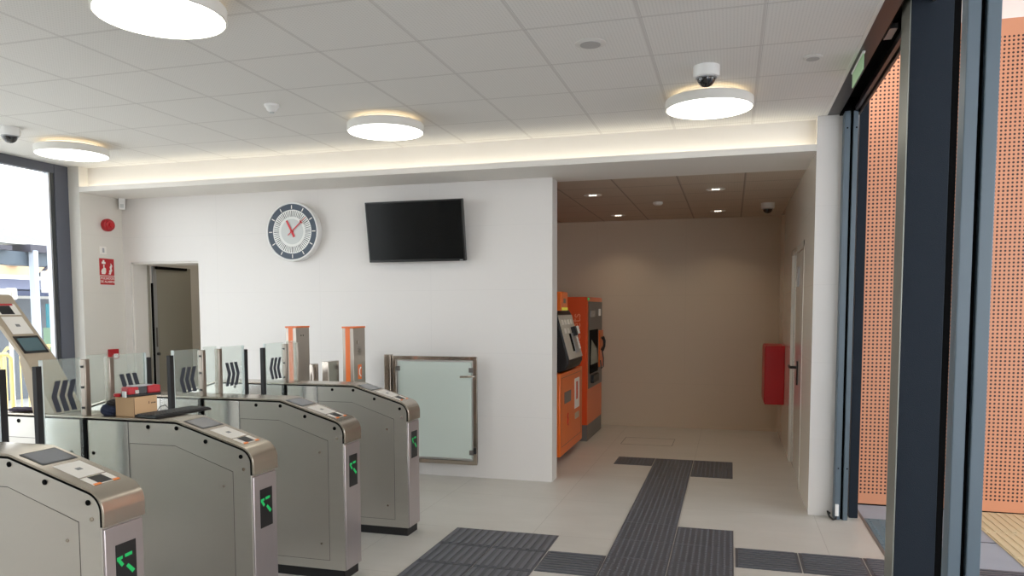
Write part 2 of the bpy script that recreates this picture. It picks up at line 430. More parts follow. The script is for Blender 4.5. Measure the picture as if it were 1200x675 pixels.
# pale door in the niche's right wall
d2 = thing('door_2', (XR, 7.85, 0), None, None, kind='structure')
MB().box(XR - 0.004, XR + 0.10, 7.14, 7.19, 0, 2.215).box(XR - 0.004, XR + 0.10, 8.47, 8.52, 0, 2.215).box(XR - 0.004, XR + 0.10, 7.14, 8.52, 2.165, 2.215).build('door_frame', M['door_white'], d2)
MB().box(XR + 0.02, XR + 0.06, 7.195, 8.465, 0.01, 2.16).build('door_leaf', M['door_white'], d2)
MB().box(XR + 0.012, XR + 0.02, 7.19, 7.20, 0, 2.16).build('door_gap', M['void'], d2)
h = MB().box(XR + 0.008, XR + 0.022, 7.77, 7.83, 0.88, 1.11); h.tube([(XR + 0.01, 7.80, 1.05), (XR - 0.045, 7.80, 1.05), (XR - 0.05, 7.82, 1.05), (XR - 0.052, 7.93, 1.055)], 0.014, 10)
h.build('door_handle', M['black'], d2, bevel=0.002)
MB().box(XR + 0.008, XR + 0.02, 7.86, 8.0, 1.83, 2.02).build('door_sign', M['alu'], d2)

# ------------------------------------------------------------------ left glazing
w1 = thing('window_1', (-6.6, 3, 0), None, None, kind='structure')
fw = MB()
fw.box(-6.60, -6.52, 6.14, 6.50, 0, ZC)
fw.box(-6.60, -6.525, -0.4, 6.30, ZC - 0.09, ZC).box(-6.60, -6.525, -0.4, 6.30, 0, 0.06)
for y in (3.9, 1.5, -0.36): fw.box(-6.60, -6.525, y - 0.04, y + 0.04, 0.06, ZC - 0.09)
fw.build('window_frame', M['window_frame'], w1, bevel=0.003)
MB().box(-6.595, -6.53, 6.105, 6.135, 0.06, ZC - 0.09).build('sliding_sash', M['dark_grey'], w1)
MB().box(-6.59, -6.535, 6.08, 6.10, 0.06, ZC - 0.09).build('sash_edge', M['alu'], w1)
MB().box(-6.575, -6.565, -0.4, 6.10, 0.06, ZC - 0.09).build('pane', M['window_glass'], w1)

struct('wall_left_rear', MB().box(-6.65, -6.52, -3.2, -0.4, 0, ZC), M['wall_x'])

# ------------------------------------------------------------------ right sliding entrance
d3 = thing('door_3', (0.86, 4.7, 0), None, None, kind='structure')
def jamb(y0, y1, nm, x1):
    j = MB().box(0.785, 0.828, y0, y1, 0, ZC).box(0.846, x1, y0, y1, 0, ZC)
    j.build(nm, M['anthracite'], d3, bevel=0.004)
    MB().box(0.828, 0.846, y0 + 0.03, y1, 0, ZC).build('track_groove', M['void'], d3)
jamb(6.19, 6.30, 'jamb_far', 0.880); jamb(3.09, 3.17, 'jamb_near', 0.892)
MB().box(0.902, 0.966, 6.28, 6.42, 0, ZC + 0.1).build('sliding_leaf_stile', M['navy'], d3, bevel=0.003)
for z in (0.40, 2.95):
    MB().cyl((0.807, 6.188, z), (0.807, 6.20, z), 0.006, 10).cyl((0.869, 6.188, z), (0.869, 6.20, z), 0.006, 10).build('screw', M['void'], d3)
MB().box(0.675, 0.762, -3.2, 6.30, ZC, ZC + 0.02).build('header_cover', M['brown_metal'], d3)
MB().box(0.762, 0.90, -3.2, 6.28, ZC + 0.10, ZC + 0.14).box(0.762, 0.768, -3.2, 6.28, ZC, ZC + 0.12).box(0.762, 0.90, 6.2, 6.3, ZC - 0.01, ZC + 0.12).build('header_channel', M['void'], d3)
MB().box(0.856, 0.878, -3.2, 6.20, ZC + 0.0, ZC + 0.03).build('header_rail', M['brown_metal'], d3)
MB().box(0.890, 0.905, -3.2, 6.28, ZC - 0.012, ZC + 0.5).build('header_seal', M['brown_metal'], d3)
MB().box(0.80, 0.84, 4.62, 4.80, ZC + 0.05, ZC + 0.08).build('header_bracket', M['alu'], d3)
# middle column
col = MB().box(0.802, 0.985, 4.10, 4.30, 0, 3.4)
struct('trim_3', col, M['navy'], bevel=0.003)
struct('trim_4', MB().box(0.797, 0.802, 4.103, 4.30, 0, 3.4), M['grey_strip'])
struct('trim_5', MB().box(0.985, 1.02, 4.12, 4.28, 0, 3.4), M['void'])
struct('trim_6', MB().box(0.99, 1.01, -3.2, 6.72, -0.02, 0.003), M['grey_metal'])

# ------------------------------------------------------------------ right outdoors
struct('ground_right', MB().box(1.0, 12, -6, 14, -0.12, -0.001), M['paving'])
struct('trim_7', MB().box(1.0, 12, 6.742, 6.8, -0.1, 0.012), M['void'])
struct('ceiling_canopy', MB().box(0.95, 7.0, -9, 12, 3.98, 4.1), M['plaster'])
struct('wall_light_block', MB().box(11.0, 11.3, -12, 14, -0.1, 1.6), M['beige_wall'])  # unseen wall added to cut the daylight from the right
struct('wall_passage', MB().box(4.0, 6.0, 6.75, 7.0, -0.1, 4.0), M['beige_wall'])
for i, (x0, x1) in enumerate(((0.93, 1.545), (1.55, 2.77), (2.775, 3.995))):
    o = MB().box(x0, x1, 6.735, 6.765, 0.012, 3.81).build('perforated_panel', M['perforated'])
    tag(o, ['tall orange perforated metal panel seen between the far door jamb and the dark column',
            'tall orange perforated metal panel at the right edge above the yellow paving',
            'orange perforated metal panel beyond the right edge of the view'][i], 'panel', 'orange perforated panels')
def bars_plate(x0, x1, y0, y1, along, z=0.0, n=9):
    b = MB().box(x0 + 0.002, x1 - 0.002, y0 + 0.002, y1 - 0.002, z - 0.0, z + 0.004)
    if along == 'x':
        st = (y1 - y0) / n
        for k in range(n): b.box(x0 + 0.02, x1 - 0.02, y0 + st * (k + 0.28), y0 + st * (k + 0.72), z + 0.004, z + 0.0095)
    else:
        st = (x1 - x0) / n
        for k in range(n): b.box(x0 + st * (k + 0.28), x0 + st * (k + 0.72), y0 + 0.02, y1 - 0.02, z + 0.004, z + 0.009)
    return b
def dots_plate(x0, x1, y0, y1, z=0.0, p=0.04):
    b = MB().box(x0 + 0.002, x1 - 0.002, y0 + 0.002, y1 - 0.002, z, z + 0.004)
    nx = max(1, round((x1 - x0) / p)); ny = max(1, round((y1 - y0) / p))
    for i in range(nx):
        for j in range(ny):
            cx = x0 + (x1 - x0) * (i + .5) / nx; cy = y0 + (y1 - y0) * (j + .5) / ny
            b.cyl((cx, cy, z + 0.003), (cx, cy, z + 0.0075), 0.011, 7, 0.007)
    return b
# yellow ribbed tactile slabs outside
for k in range(4):
    y0 = 4.33 + 0.6 * k; y1 = y0 + 0.6
    o = bars_plate(1.785, 2.585, y0, y1, 'y', n=14).build('tactile_slab', M['yellow_tile'])
    tag(o, ['yellow ribbed tactile slab outside, fourth from the orange panel', 'yellow ribbed tactile slab outside, third from the orange panel',
            'yellow ribbed tactile slab outside, second from the orange panel', 'yellow ribbed tactile slab outside, touching the orange panel'][k], 'paving slab', 'yellow tactile slabs outside')
for k in range(3):
    y0 = 4.2 + 0.7 * k
    o = dots_plate(1.012, 1.40, y0, y0 + 0.69, p=0.06).build('tactile_slab', M['tactile_teal'])
    tag(o, 'blue grey studded tactile slab outside the threshold beyond the dark column', 'paving slab', 'blue grey studded slabs outside')
struct('trim_8', MB().box(1.41, 1.784, 5.856, 5.862, -0.001, 0.002), M['dark_grey'])
struct('trim_9', MB().box(1.41, 1.784, 5.236, 5.242, -0.001, 0.002), M['dark_grey'])
o = bars_plate(1.41, 1.783, 4.84, 5.235, 'x').build('tactile_slab', M['tactile'])
tag(o, 'dark ribbed tactile slab outside in front of the pale paving', 'paving slab')

# ------------------------------------------------------------------ tactile strip indoors
tl = []
X = [-0.755, -0.355, 0.045]
def T(kind, x0, x1, y0, y1, label, along='x', n=9):
    b = dots_plate(x0, x1, y0, y1) if kind == 'd' else bars_plate(x0, x1, y0, y1, along, n=n)
    o = b.build('tactile_tile', M['tactile']); tag(o, label, 'floor tile', 'charcoal tactile floor tiles'); return o
T('d', -1.155, -0.757, 7.845, 8.245, 'charcoal tactile tile forming the left arm of the far T')
T('d', X[0], X[1], 7.845, 8.245, 'charcoal tactile tile in the centre top of the far T')
T('d', X[0], X[1], 7.31, 7.843, 'charcoal tactile tile just below the crossing of the far T')
T('d', X[1] + 0.002, X[2], 7.845, 8.245, 'charcoal tactile tile at the upper right arm of the far T')
T('d', X[1] + 0.002, X[2], 7.44, 7.843, 'charcoal tactile tile at the lower right arm of the far T')
T('d', X[0], X[1], 6.91, 7.308, 'charcoal tactile tile second below the crossing in the narrow stem')
T('d', X[0], X[1], 6.51, 6.908, 'charcoal tactile tile third below the crossing in the narrow stem')
T('d', X[0], X[1], 6.115, 6.508, 'charcoal tactile tile fourth below the crossing in the narrow stem')
T('d', X[0], X[1], 5.70, 6.113, 'charcoal tactile tile at the stem foot where the strip widens')
for k, y1 in enumerate((5.698, 5.248, 4.86, 4.46)):
    y0 = (5.25, 4.862, 4.462, 4.06)[k]
    T('d', X[0], X[1], y0, y1, 'charcoal studded tile, left column of the wide block, %s row' % ('farthest', 'second', 'third', 'nearest')[k])
    T('d', X[1] + 0.002, X[2], y0, min(y1, 5.67), 'charcoal studded tile, right column of the wide block, %s row' % ('farthest', 'second', 'third', 'nearest')[k])
T('b', -1.148, -0.757, 4.46, 4.86, 'charcoal ribbed tile linking the left mat to the studded block')
for k, x0 in enumerate((0.052, 0.452, 0.846)):
    T('b', x0, (0.448, 0.842, 0.985)[k], 4.865, 5.262, ['charcoal ribbed tile touching the studded block, first towards the entrance', 'charcoal ribbed tile second towards the entrance', 'cut charcoal ribbed tile at the entrance threshold'][k])
for k in range(4):
    y1 = 5.215 - 0.392 * k; y0 = y1 - 0.388
    nm = ('farthest', 'second', 'third', 'nearest')[k]
    T('b', -1.925, -1.54, y0, y1, 'charcoal ribbed tile, left half of the mat by the turnstiles, %s row' % nm, 'y', 7)
    T('b', -1.538, -1.152, y0, y1, 'charcoal ribbed tile, right half of the mat by the turnstiles, %s row' % nm, 'y', 7)
hc = MB()
for (x0, x1, y0, y1) in ((-1.25, -0.64, 9.05, 9.056), (-1.25, -0.64, 9.55, 9.556), (-1.25, -1.244, 9.05, 9.556), (-0.646, -0.64, 9.05, 9.556)): hc.box(x0, x1, y0, y1, 0, 0.002)
struct('trim_10', hc, M['grey_metal'])

# ------------------------------------------------------------------ turnstile gates
def arc(cx, cz, r, a0, a1, n):
    return [(cx + r * math.cos(R(a0 + (a1 - a0) * i / n)), cz + r * math.sin(R(a0 + (a1 - a0) * i / n))) for i in range(n + 1)]
HL = 1.005; KX = 0.578; ZT = 1.072
def half_profile(off):
    # from the end at z=.828 over the curved shoulder, up the slope to the knee
    s = math.atan2(1.072 - 0.955, 0.965 - KX) ; r = 0.085
    # circle tangent to vertical x=HL and to slope line through knee
    nx, nz = math.sin(s), math.cos(s)
    cx = HL - r
    # slope line: points p with (p-knee).n = 0 ; centre at distance r below the line
    cz = ZT - ((cx - KX) * nx + r) / nz
    pts = [(HL + off, 0.828)] + [(cx + (r + off) * math.cos(R(a)), cz + (r + off) * math.sin(R(a))) for a in [0 + i * (90 - math.degrees(s)) / 9 for i in range(10)]]
    pts.append((KX + off * math.tan(s / 2), ZT + off))
    return pts, (cx, cz, s)
HP, (SCX, SCZ, SLA) = half_profile(0)
def slope_pt(x, lift=0.0):   # point on slope surface at local x
    return (x + math.sin(SLA) * lift, ZT - (x - KX) * math.tan(SLA) + math.cos(SLA) * lift)
GW = 0.195
def make_gate():
    g = thing('ticket_gate', (0, 0, 0), None, None)
    pr = half_profile(-0.012)[0]
    right = [(0.995, 0.06), (0.995, 0.825)] + pr[1:]
    poly = right + [(-x, z) for x, z in reversed(right)]
    MB().prism(poly, 1, 0.0, GW).build('side_cabinet', M['steel'], g, bevel=0.0015)
    # black joint under the lid
    po = half_profile(-0.004)[0]; pi = half_profile(-0.013)[0]
    ribbon = po + [(-x, z) for x, z in reversed(po)]; inner = pi + [(-x, z) for x, z in reversed(pi)]
    def rib(outer, inn, y0, y1):
        b = MB(); n = len(outer)
        vo = [[b.b.verts.new((p[0], y, p[1])) for p in outer] for y in (y0, y1)]
        vi = [[b.b.verts.new((p[0], y, p[1])) for p in inn] for y in (y0, y1)]
        for i in range(n - 1):
            b.b.faces.new((vo[0][i], vo[0][i + 1], vo[1][i + 1], vo[1][i]))
            b.b.faces.new((vi[0][i], vi[1][i], vi[1][i + 1], vi[0][i + 1]))
            b.b.faces.new((vo[0][i], vi[0][i], vi[0][i + 1], vo[0][i + 1]))
            b.b.faces.new((vo[1][i], vo[1][i + 1], vi[1][i + 1], vi[1][i]))
        for k in (0, n - 1): b.b.faces.new((vo[0][k], vo[1][k], vi[1][k], vi[0][k]))
        return b
    rib(ribbon, inner, -0.0025, GW + 0.0025).build('lid_joint', M['void'], g)
    po2 = half_profile(0.006)[0]; pi2 = half_profile(-0.004)[0]
    rib(po2 + [(-x, z) for x, z in reversed(po2)], pi2 + [(-x, z) for x, z in reversed(pi2)], -0.004, GW + 0.004).build('lid', M['steel_lid'], g, bevel=0.002, smooth=True)
    MB().box(-0.985, 0.985, 0.012, GW - 0.012, 0.0, 0.06).build('plinth', M['rubber'], g)
    for sgn in (1, -1):
        x0, x1 = sorted((sgn * 0.994, sgn * 1.004))
        ep = MB().box(x0, x1, 0.004, GW - 0.004, 0.062, 0.818).build('end_panel', M['steel_end'], g, bevel=0.003)
        x0, x1 = sorted((sgn * 1.003, sgn * 1.0065))
        ds = MB().box(x0, x1, 0.052, 0.150, 0.556, 0.746).build('arrow_display', M['black'], g)
        if sgn == 1:
            def q(y, z): return (1.0068, 0.052 + 0.098 * y, 0.746 - 0.19 * z)
            b = MB()
            for cs in (((.42, .23), (.78, .22), (.78, .285), (.42, .295)), ((.02, .25), (.3, .24), (.3, .3), (.02, .32)),
                       ((.02, .30), (.17, .29), (.36, .42), (.24, .46)), ((.46, .48), (.58, .44), (.90, .61), (.76, .66))):
                b.plate([q(*c) for c in cs], (1, 0, 0), 0.0006)
            b.build('arrow_segments', M['green_led'], ds)
    # service door with its joint, both sides
    for side, y in ((0, 0.0), (1, GW)):
        sg = -1 if side == 0 else 1
        op = [(0.295, 0.115), (0.895, 0.115), (0.895, 0.842), (0.565, 0.952), (0.295, 0.952)]
        def inset(pp, d):
            cx = sum(p[0] for p in pp) / len(pp); cz = sum(p[1] for p in pp) / len(pp)
            return [(p[0] + (d if p[0] < cx else -d), p[1] + (d if p[1] < cz else -d)) for p in pp]
        for mx in (1, -1):
            P = [(x * mx, z) for x, z in op]
            MB().prism(P, 1, *sorted((y, y + sg * 0.0006))).build('door_joint', M['joint_grey'], g)
            I = [(x * mx, z) for x, z in inset(op, 0.0025)]
            MB().prism(I, 1, *sorted((y, y + sg * 0.0012))).build('service_door', M['steel_door'], g)
            for sx, sz, rr in ((0.84, 0.768, 0.007), (0.84, 0.215, 0.007), (0.955, 0.856, 0.008)):
                MB().cyl((sx * mx, y, sz), (sx * mx, y + sg * 0.004, sz), rr, 12).build('screw', M['steel_lid'], g)
            for lx, lz in ((0.41, 1.038), (0.578, 1.038), (0.744, 0.98), (0.94, 0.916)):
                MB().cyl((lx * mx, y, lz), (lx * mx, y + sg * 0.003, lz), 0.0105, 16).build('lock', M['void'], g)
            MB().cyl((0.07 * mx, y, 0.89), (0.07 * mx, y + sg * 0.003, 0.89), 0.009, 14).build('lock', M['void'], g)
            MB().box(*sorted((0.288 * mx, 0.292 * mx)), *sorted((y, y + sg * 0.0008)), 0.06, ZT - 0.014).build('panel_seam', M['dark_grey'], g)
    for y0_, y1_ in ((-0.0008, 0.0), (GW, GW + 0.0008)):
        MB().box(-0.288, -0.012, y0_, y1_, 0.062, ZT - 0.014).build('centre_panel', M['steel_centre'], g)
        MB().box(0.042, 0.288, y0_, y1_, 0.062, ZT - 0.014).build('centre_panel', M['steel_centre'], g)
    # display, reader pad and card reader on the slope
    def on_slope(xa, xb, y0, y1, th):
        a = slope_pt(xa, 0.006); b = slope_pt(xb, 0.006)
        return MB().plate([(a[0], y0, a[1]), (b[0], y0, b[1]), (b[0], y1, b[1]), (a[0], y1, a[1])], (math.sin(SLA), 0, math.cos(SLA)), th)
    sf = on_slope(0.600, 0.712, 0.022, 0.180, 0.0012).build('display_frame', M['dark_grey'], g)
    on_slope(0.608, 0.704, 0.030, 0.172, 0.0018).build('display', M['screen_grey'], sf)
    pd = on_slope(0.738, 0.858, 0.040, 0.162, 0.0015).build('reader_pad', M['pad'], g)
    on_slope(0.788, 0.806, 0.088, 0.114, 0.002).build('pad_symbol', M['pad_grey'], pd)
    rd = on_slope(0.868, 0.930, 0.036, 0.160, 0.0012).build('card_reader', M['pad'], g)
    on_slope(0.870, 0.926, 0.066, 0.130, 0.0022).build('reader_window', M['black'], rd)
    b = on_slope(0.922, 0.932, 0.040, 0.072, 0.0024); on_slope(0.922, 0.932, 0.130, 0.160, 0.0024).build('reader_light', M['orange_line'], rd); b.build('reader_light', M['orange_line'], rd)
    # glass barrier: posts, fixed pane, two flaps
    PX = 0.015; g0, g1 = 1.08, 1.378
    for y0, y1 in ((0.002, 0.034), (GW - 0.034, GW - 0.002)):
        po_ = MB().box(PX - 0.019, PX + 0.019, y0, y1, 1.078, 1.368).build('barrier_post', M['steel_post'], g, bevel=0.004)
        for z in (1.12, 1.225, 1.33):
            yy = y0 if y0 < 0.1 else y1; s_ = -1 if y0 < 0.1 else 1
            MB().box(PX - 0.008, PX + 0.008, *sorted((yy, yy + s_ * 0.004)), z - 0.006, z + 0.006).build('hinge_clamp', M['black'], po_)
    MB().box(PX - 0.005, PX + 0.005, 0.036, GW - 0.036, g0, g1 + 0.008).build('fixed_pane', M['glass_leaf'], g)
    for s_, yb in ((-1, 0.0), (1, GW)):
        fl = MB().box(PX - 0.005, PX + 0.005, *sorted((yb + s_ * 0.012, yb + s_ * 0.232)), 0.42, g1).build('flap_glass', M['glass_leaf'], g)
        MB().box(PX - 0.006, PX + 0.006, *sorted((yb + s_ * 0.232, yb + s_ * 0.2445)), 0.42, g1).build('glass_edge', M['glass_edge'], fl)
        MB().box(PX - 0.012, PX + 0.012, *sorted((yb + s_ * 0.2445, yb + s_ * 0.275)), 0.42, g1 - 0.028).build('rubber_edge', M['rubber'], g)
        MB().box(PX - 0.02, PX + 0.02, *sorted((yb - s_ * 0.001, yb + s_ * 0.006)), 0.42, 1.06).build('flap_slot', M['void'], g)
        b = MB()
        for k in range(3):
            yk = yb + s_ * (0.150 - 0.046 * k); zt, zm, zb = 1.272, 1.196, 1.118; wv = 0.031
            for (ya, za, yb2, zb2) in ((yk, zt, yk + s_ * 0.026, zm), (yk + s_ * 0.026, zm, yk, zb)):
                b.plate([(PX + 0.0055, ya - wv / 2 , za), (PX + 0.0055, ya + wv / 2, za), (PX + 0.0055, yb2 + wv / 2, zb2), (PX + 0.0055, yb2 - wv / 2, zb2)], (1, 0, 0), 0.0008)
        b.build('chevrons', M['chevron'], fl)
    return g
gate = make_gate()
GX = -3.18
GL = ['nearest stainless steel ticket gate, cut off by the lower left corner of the view',
      'stainless steel ticket gate carrying a cardboard box and a keyboard on its top',
      'stainless steel ticket gate second from the wall, its whole end panel in view',
      'farthest stainless steel ticket gate, in front of the frosted glass side gate']
gates = []
for i, y in enumerate((2.195, 3.095, 3.99, 4.912)):
    g = gate if i == 0 else copy_tree(gate)
    g.location = (GX, y, 0)
    if i == 3:      # the last gate borders the wide aisle: no flap on that side
        for o_ in list(g.children):
            bb = [v[1] for v in o_.bound_box]
            if min(bb) > GW + 0.005:
                for k_ in list(o_.children): bpy.data.objects.remove(k_)
                bpy.data.objects.remove(o_)
    tag(g, GL[i], 'ticket gate', 'row of stainless ticket gates'); gates.append(g)
gate.name = 'ticket_gate'

# ------------------------------------------------------------------ things on the second gate
G1 = 3.095; TOP = 1.079
# tilted validator
tv = thing('tilted_ticket_validator', (-3.47, G1 + 0.095, TOP), 'tall beige validator leaning left with teal display and white card pad, on the gate top', 'ticket validator')
A = Vector((-3.535, 0, 1.365)); D = Vector((-0.27, 0, 0.315)).normalized(); Nn = Vector((D.z, 0, -D.x))
Ltot = 0.46; y0, y1 = G1 + 0.006, G1 + 0.190
def tp(t, n=0): p = A + D * t + Nn * n; return (p.x, p.z)
back = tp(Ltot - 0.02, -0.028); bk2 = tp(0.03, -0.022)
poly = [(-3.50, TOP), (-3.35, TOP)] + [(-3.508, 1.325), (-3.518, 1.345), tp(0.012)] + [tp(Ltot - 0.03), tp(Ltot - 0.008, -0.006), tp(Ltot, -0.02), back, bk2, (-3.577, 1.355)]
MB().prism(poly, 1, y0, y1).build('housing', M['beige_metal'], tv, bevel=0.004)
def tplate(t0, t1, ya, yb, n0, th, nm, m_, par=tv):
    a = tp(t0, n0); b = tp(t1, n0)
    return MB().plate([(a[0], ya, a[1]), (b[0], ya, b[1]), (b[0], yb, b[1]), (a[0], yb, a[1])], Nn, th).build(nm, m_, par)
df = tplate(0.032, 0.150, G1 + 0.022, G1 + 0.172, 0.0003, 0.002, 'display_frame', M['black'])
tplate(0.047, 0.135, G1 + 0.035, G1 + 0.159, 0.0015, 0.002, 'display', M['screen_teal'], df)
pp = tplate(0.165, 0.285, G1 + 0.035, G1 + 0.158, 0.0003, 0.002, 'reader_pad', M['pad'])
tplate(0.215, 0.232, G1 + 0.085, G1 + 0.110, 0.0018, 0.001, 'pad_symbol', M['pad_grey'], pp)
rr = tplate(0.298, 0.375, G1 + 0.030, G1 + 0.165, 0.0003, 0.002, 'card_reader', M['pad'])
tplate(0.302, 0.362, G1 + 0.050, G1 + 0.128, 0.0015, 0.002, 'reader_window', M['black'], rr)
tplate(0.364, 0.376, G1 + 0.040, G1 + 0.150, 0.0015, 0.002, 'reader_light', M['red'], rr)
# cardboard box
bx = thing('cardboard_box', (-2.95, 3.2, TOP), 'small open brown cardboard box under a red device on the gate top', 'box')
A_, B_, C_ = Vector((-3.006, 3.140, 0)), Vector((-2.868, 3.118, 0)), Vector((-2.866, 3.272, 0))
D_ = A_ + (C_ - B_)
def zs(p, z): return (p.x, p.y, z)
b = MB(); b.prism([(p.x, p.y) for p in (A_, B_, C_, D_)], 2, TOP, TOP + 0.098); b.build('carton', M['cardboard'], bx, bevel=0.0015)
e1 = (B_ - A_).normalized()
MB().plate([zs(B_, TOP), zs(B_, TOP + 0.098), zs(B_ - e1 * 0.003, TOP + 0.098), zs(B_ - e1 * 0.003, TOP)], (0.2, -1, 0), 0.0008).build('carton_edge', M['cardboard_dark'], bx)
e2 = (C_ - B_).normalized(); nn = Vector((e2.y, -e2.x, 0))
b = MB()
for k, (s0, w_, hh) in enumerate(((0.095, 0.004, 0.012), (0.112, 0.005, 0.006), (0.120, 0.004, 0.007), (0.127, 0.005, 0.006), (0.135, 0.007, 0.006))):
    p = B_ + e2 * s0 + nn * 0.0004; q = p + e2 * w_
    b.plate([zs(p, TOP + 0.058), zs(q, TOP + 0.058), zs(q, TOP + 0.058 + hh), zs(p, TOP + 0.058 + hh)], nn, 0.0006)
b.build('printed_mark', M['black'], bx)
# red device
dm = Matrix.Translation(Vector((-2.912, 3.212, TOP + 0.099))) @ Matrix.Rotation(R(72), 4, 'Z')
dv = thing('handheld_tester', (-2.925, 3.205, TOP + 0.099), 'red and black handheld device with silver top lying on the cardboard box', 'tool')
MB().box(-0.092, 0.092, -0.034, 0.034, 0.0, 0.014, dm).build('base', M['black'], dv, bevel=0.004)
MB().box(-0.086, -0.03, -0.036, 0.032, 0.012, 0.050, dm).box(0.018, 0.088, -0.036, 0.032, 0.012, 0.052, dm).build('housing', M['red'], dv, bevel=0.006)
MB().box(-0.03, 0.018, -0.030, 0.030, 0.012, 0.046, dm).build('grip', M['dark_grey'], dv, bevel=0.003)
MB().box(-0.06, 0.05, -0.026, 0.028, 0.048, 0.056, dm).build('silver_top', M['alu'], dv, bevel=0.002)
MB().box(-0.052, -0.032, -0.040, -0.034, 0.016, 0.034, dm).build('silver_button', M['chrome'], dv)
MB().box(-0.098, -0.092, -0.03, 0.0, 0.0, 0.03, dm).build('white_end', M['white'], dv)
rc = MB().lathe([(0.0, 0), (0.018, 0.001), (0.021, 0.008), (0.018, 0.016), (0.0, 0.018)], (-2.985, 3.135, TOP + 0.0985), seg=20).build('red_cap', M['red'], smooth=True)
tag(rc, 'small round red cap on the left end of the cardboard box', 'cap')
# cloth bag
def blob(c, rx, ry, rz, seed, amp, squash=0.0):
    b = bmesh.new(); bmesh.ops.create_icosphere(b, subdivisions=4, radius=1)
    rnd = random.Random(seed); ph = [rnd.uniform(0, 6.28) for _ in range(9)]
    for v in b.verts:
        p = v.co.copy()
        f = 1 + amp * (math.sin(p.x * 5 + ph[0] + 2 * p.z) + math.sin(p.y * 7 + ph[1]) * math.cos(p.z * 6 + ph[2]) + 0.6 * math.sin(p.z * 11 + p.x * 8 + ph[3])) / 2
        p *= f; zz = max(p.z, -0.75)
        v.co = Vector((c[0] + p.x * rx, c[1] + p.y * ry, c[2] + (zz + 0.75) / 1.75 * rz))
    o = MB(); o.b.free(); o.b = b; return o
bag = thing('cloth_pouch', (-3.045, 3.155, TOP), 'small dark navy cloth pouch leaning on the left of the cardboard box', 'pouch')
blob((-3.058, 3.150, TOP), 0.040, 0.040, 0.058, 3, 0.16).build('pouch_body', M['navy_cloth'], bag, smooth=True)
blob((-3.045, 3.165, TOP + 0.048), 0.034, 0.034, 0.030, 8, 0.2).build('pouch_flap', M['rubber'], bag, smooth=True)
pw = blob((-3.63, 3.17, TOP), 0.085, 0.060, 0.020, 5, 0.2).build('cloth_glove', M['purple_cloth'], smooth=True)
tag(pw, 'crumpled dark purple cloth lying flat on the gate left of the tilted validator', 'cloth')
# keyboard
kbd = thing('computer_keyboard', (-2.81, 3.325, TOP), 'black computer keyboard lying across the gate top in front of the box', 'keyboard')
km = Matrix.Translation(Vector((-2.772, 3.285, TOP))) @ Matrix.Rotation(R(84), 4, 'Z')
MB().box(-0.185, 0.185, -0.072, 0.072, 0.001, 0.014, km).build('keyboard_case', M['black'], kbd, bevel=0.003)
b = MB()
for r_ in range(6):
    for c_ in range(19):
        x = -0.178 + c_ * 0.0189; y = -0.064 + r_ * 0.0215
        b.box(x, x + 0.0145, y, y + 0.0165, 0.014, 0.019, km)
b.build('keys', M['dark_grey'], kbd)
cb = MB().tube([(-2.895, 3.30, TOP + 0.005), (-2.885, 3.315, TOP + 0.03), (-2.875, 3.34, TOP + 0.035), (-2.872, 3.36, TOP + 0.016)], 0.002, 6).build('keyboard_cable', M['black'], kbd, smooth=True)

# ------------------------------------------------------------------ totems, bollards and side gate behind the gates
def totem(x0, label, speaker):
    t = thing('intercom_totem', (x0 + 0.055, 6.11, 0), label, 'intercom post', 'steel intercom posts by the clock wall')
    x1 = x0 + 0.108; y0, y1 = 6.0, 6.22; zt = 1.455
    MB().box(x0, x1, y0, y1, 0, zt).build('column', M['steel_post'], t, bevel=0.003)
    MB().box(x0 - 0.003, x1 + 0.003, y0 - 0.003, y1 + 0.003, zt, zt + 0.014).build('orange_cap', M['orange'], t)
    MB().box(x0 + 0.030, x0 + 0.074, y0 - 0.002, y0, 0.02, zt).build('orange_stripe', M['orange'], t)
    if speaker:
        MB().lathe([(0.0, 0.006), (0.016, 0.006), (0.016, 0)], (x1, 6.075, 1.33), 0, 20).build('camera_lens', M['chrome'], t)
        b = MB()
        for r_ in (0.012, 0.024, 0.036):
            for k in range(10): a_ = k * math.pi / 5; b.cyl((x1, 6.11 + r_ * math.cos(a_), 1.25 + r_ * math.sin(a_)), (x1 + 0.001, 6.11 + r_ * math.cos(a_), 1.25 + r_ * math.sin(a_)), 0.003, 6)
        b.build('speaker_holes', M['void'], t)
        s_ = MB().box(x1, x1 + 0.001, 6.075, 6.145, 1.0, 1.13).build('call_symbol', M['orange'], t, bevel=0.0004)
        b = MB().tube([(x1 + 0.002, 6.125, 1.105), (x1 + 0.002, 6.10, 1.085), (x1 + 0.002, 6.10, 1.045), (x1 + 0.002, 6.125, 1.025)], 0.006, 6); b.build('symbol_mark', M['sign_white'], s_)
    else:
        b = MB()
        for yy in (6.08, 6.115): b.cyl((x1, yy, 1.385), (x1 + 0.001, yy, 1.385), 0.007, 12)
        b.build('camera_holes', M['void'], t)
    return t
totem(-3.842, 'tall steel post with orange cap and stripe, left of the pair, behind a glass flap', False)
totem(-3.276, 'tall steel post with orange cap, stripe and call symbol, right of the pair', True)
o1 = MB().box(-3.612, -3.572, 6.0, 6.10, 0, 1.135).build('steel_bollard', M['chrome'], bevel=0.008)
tag(o1, 'short narrow polished steel post beside the left orange capped post', 'post', 'short polished posts')
o2 = MB().box(-3.481, -3.418, 6.0, 6.19, 0, 1.158).build('steel_bollard', M['chrome'], bevel=0.003)
tag(o2, 'short wide polished steel post beside the right orange capped post', 'post', 'short polished posts')

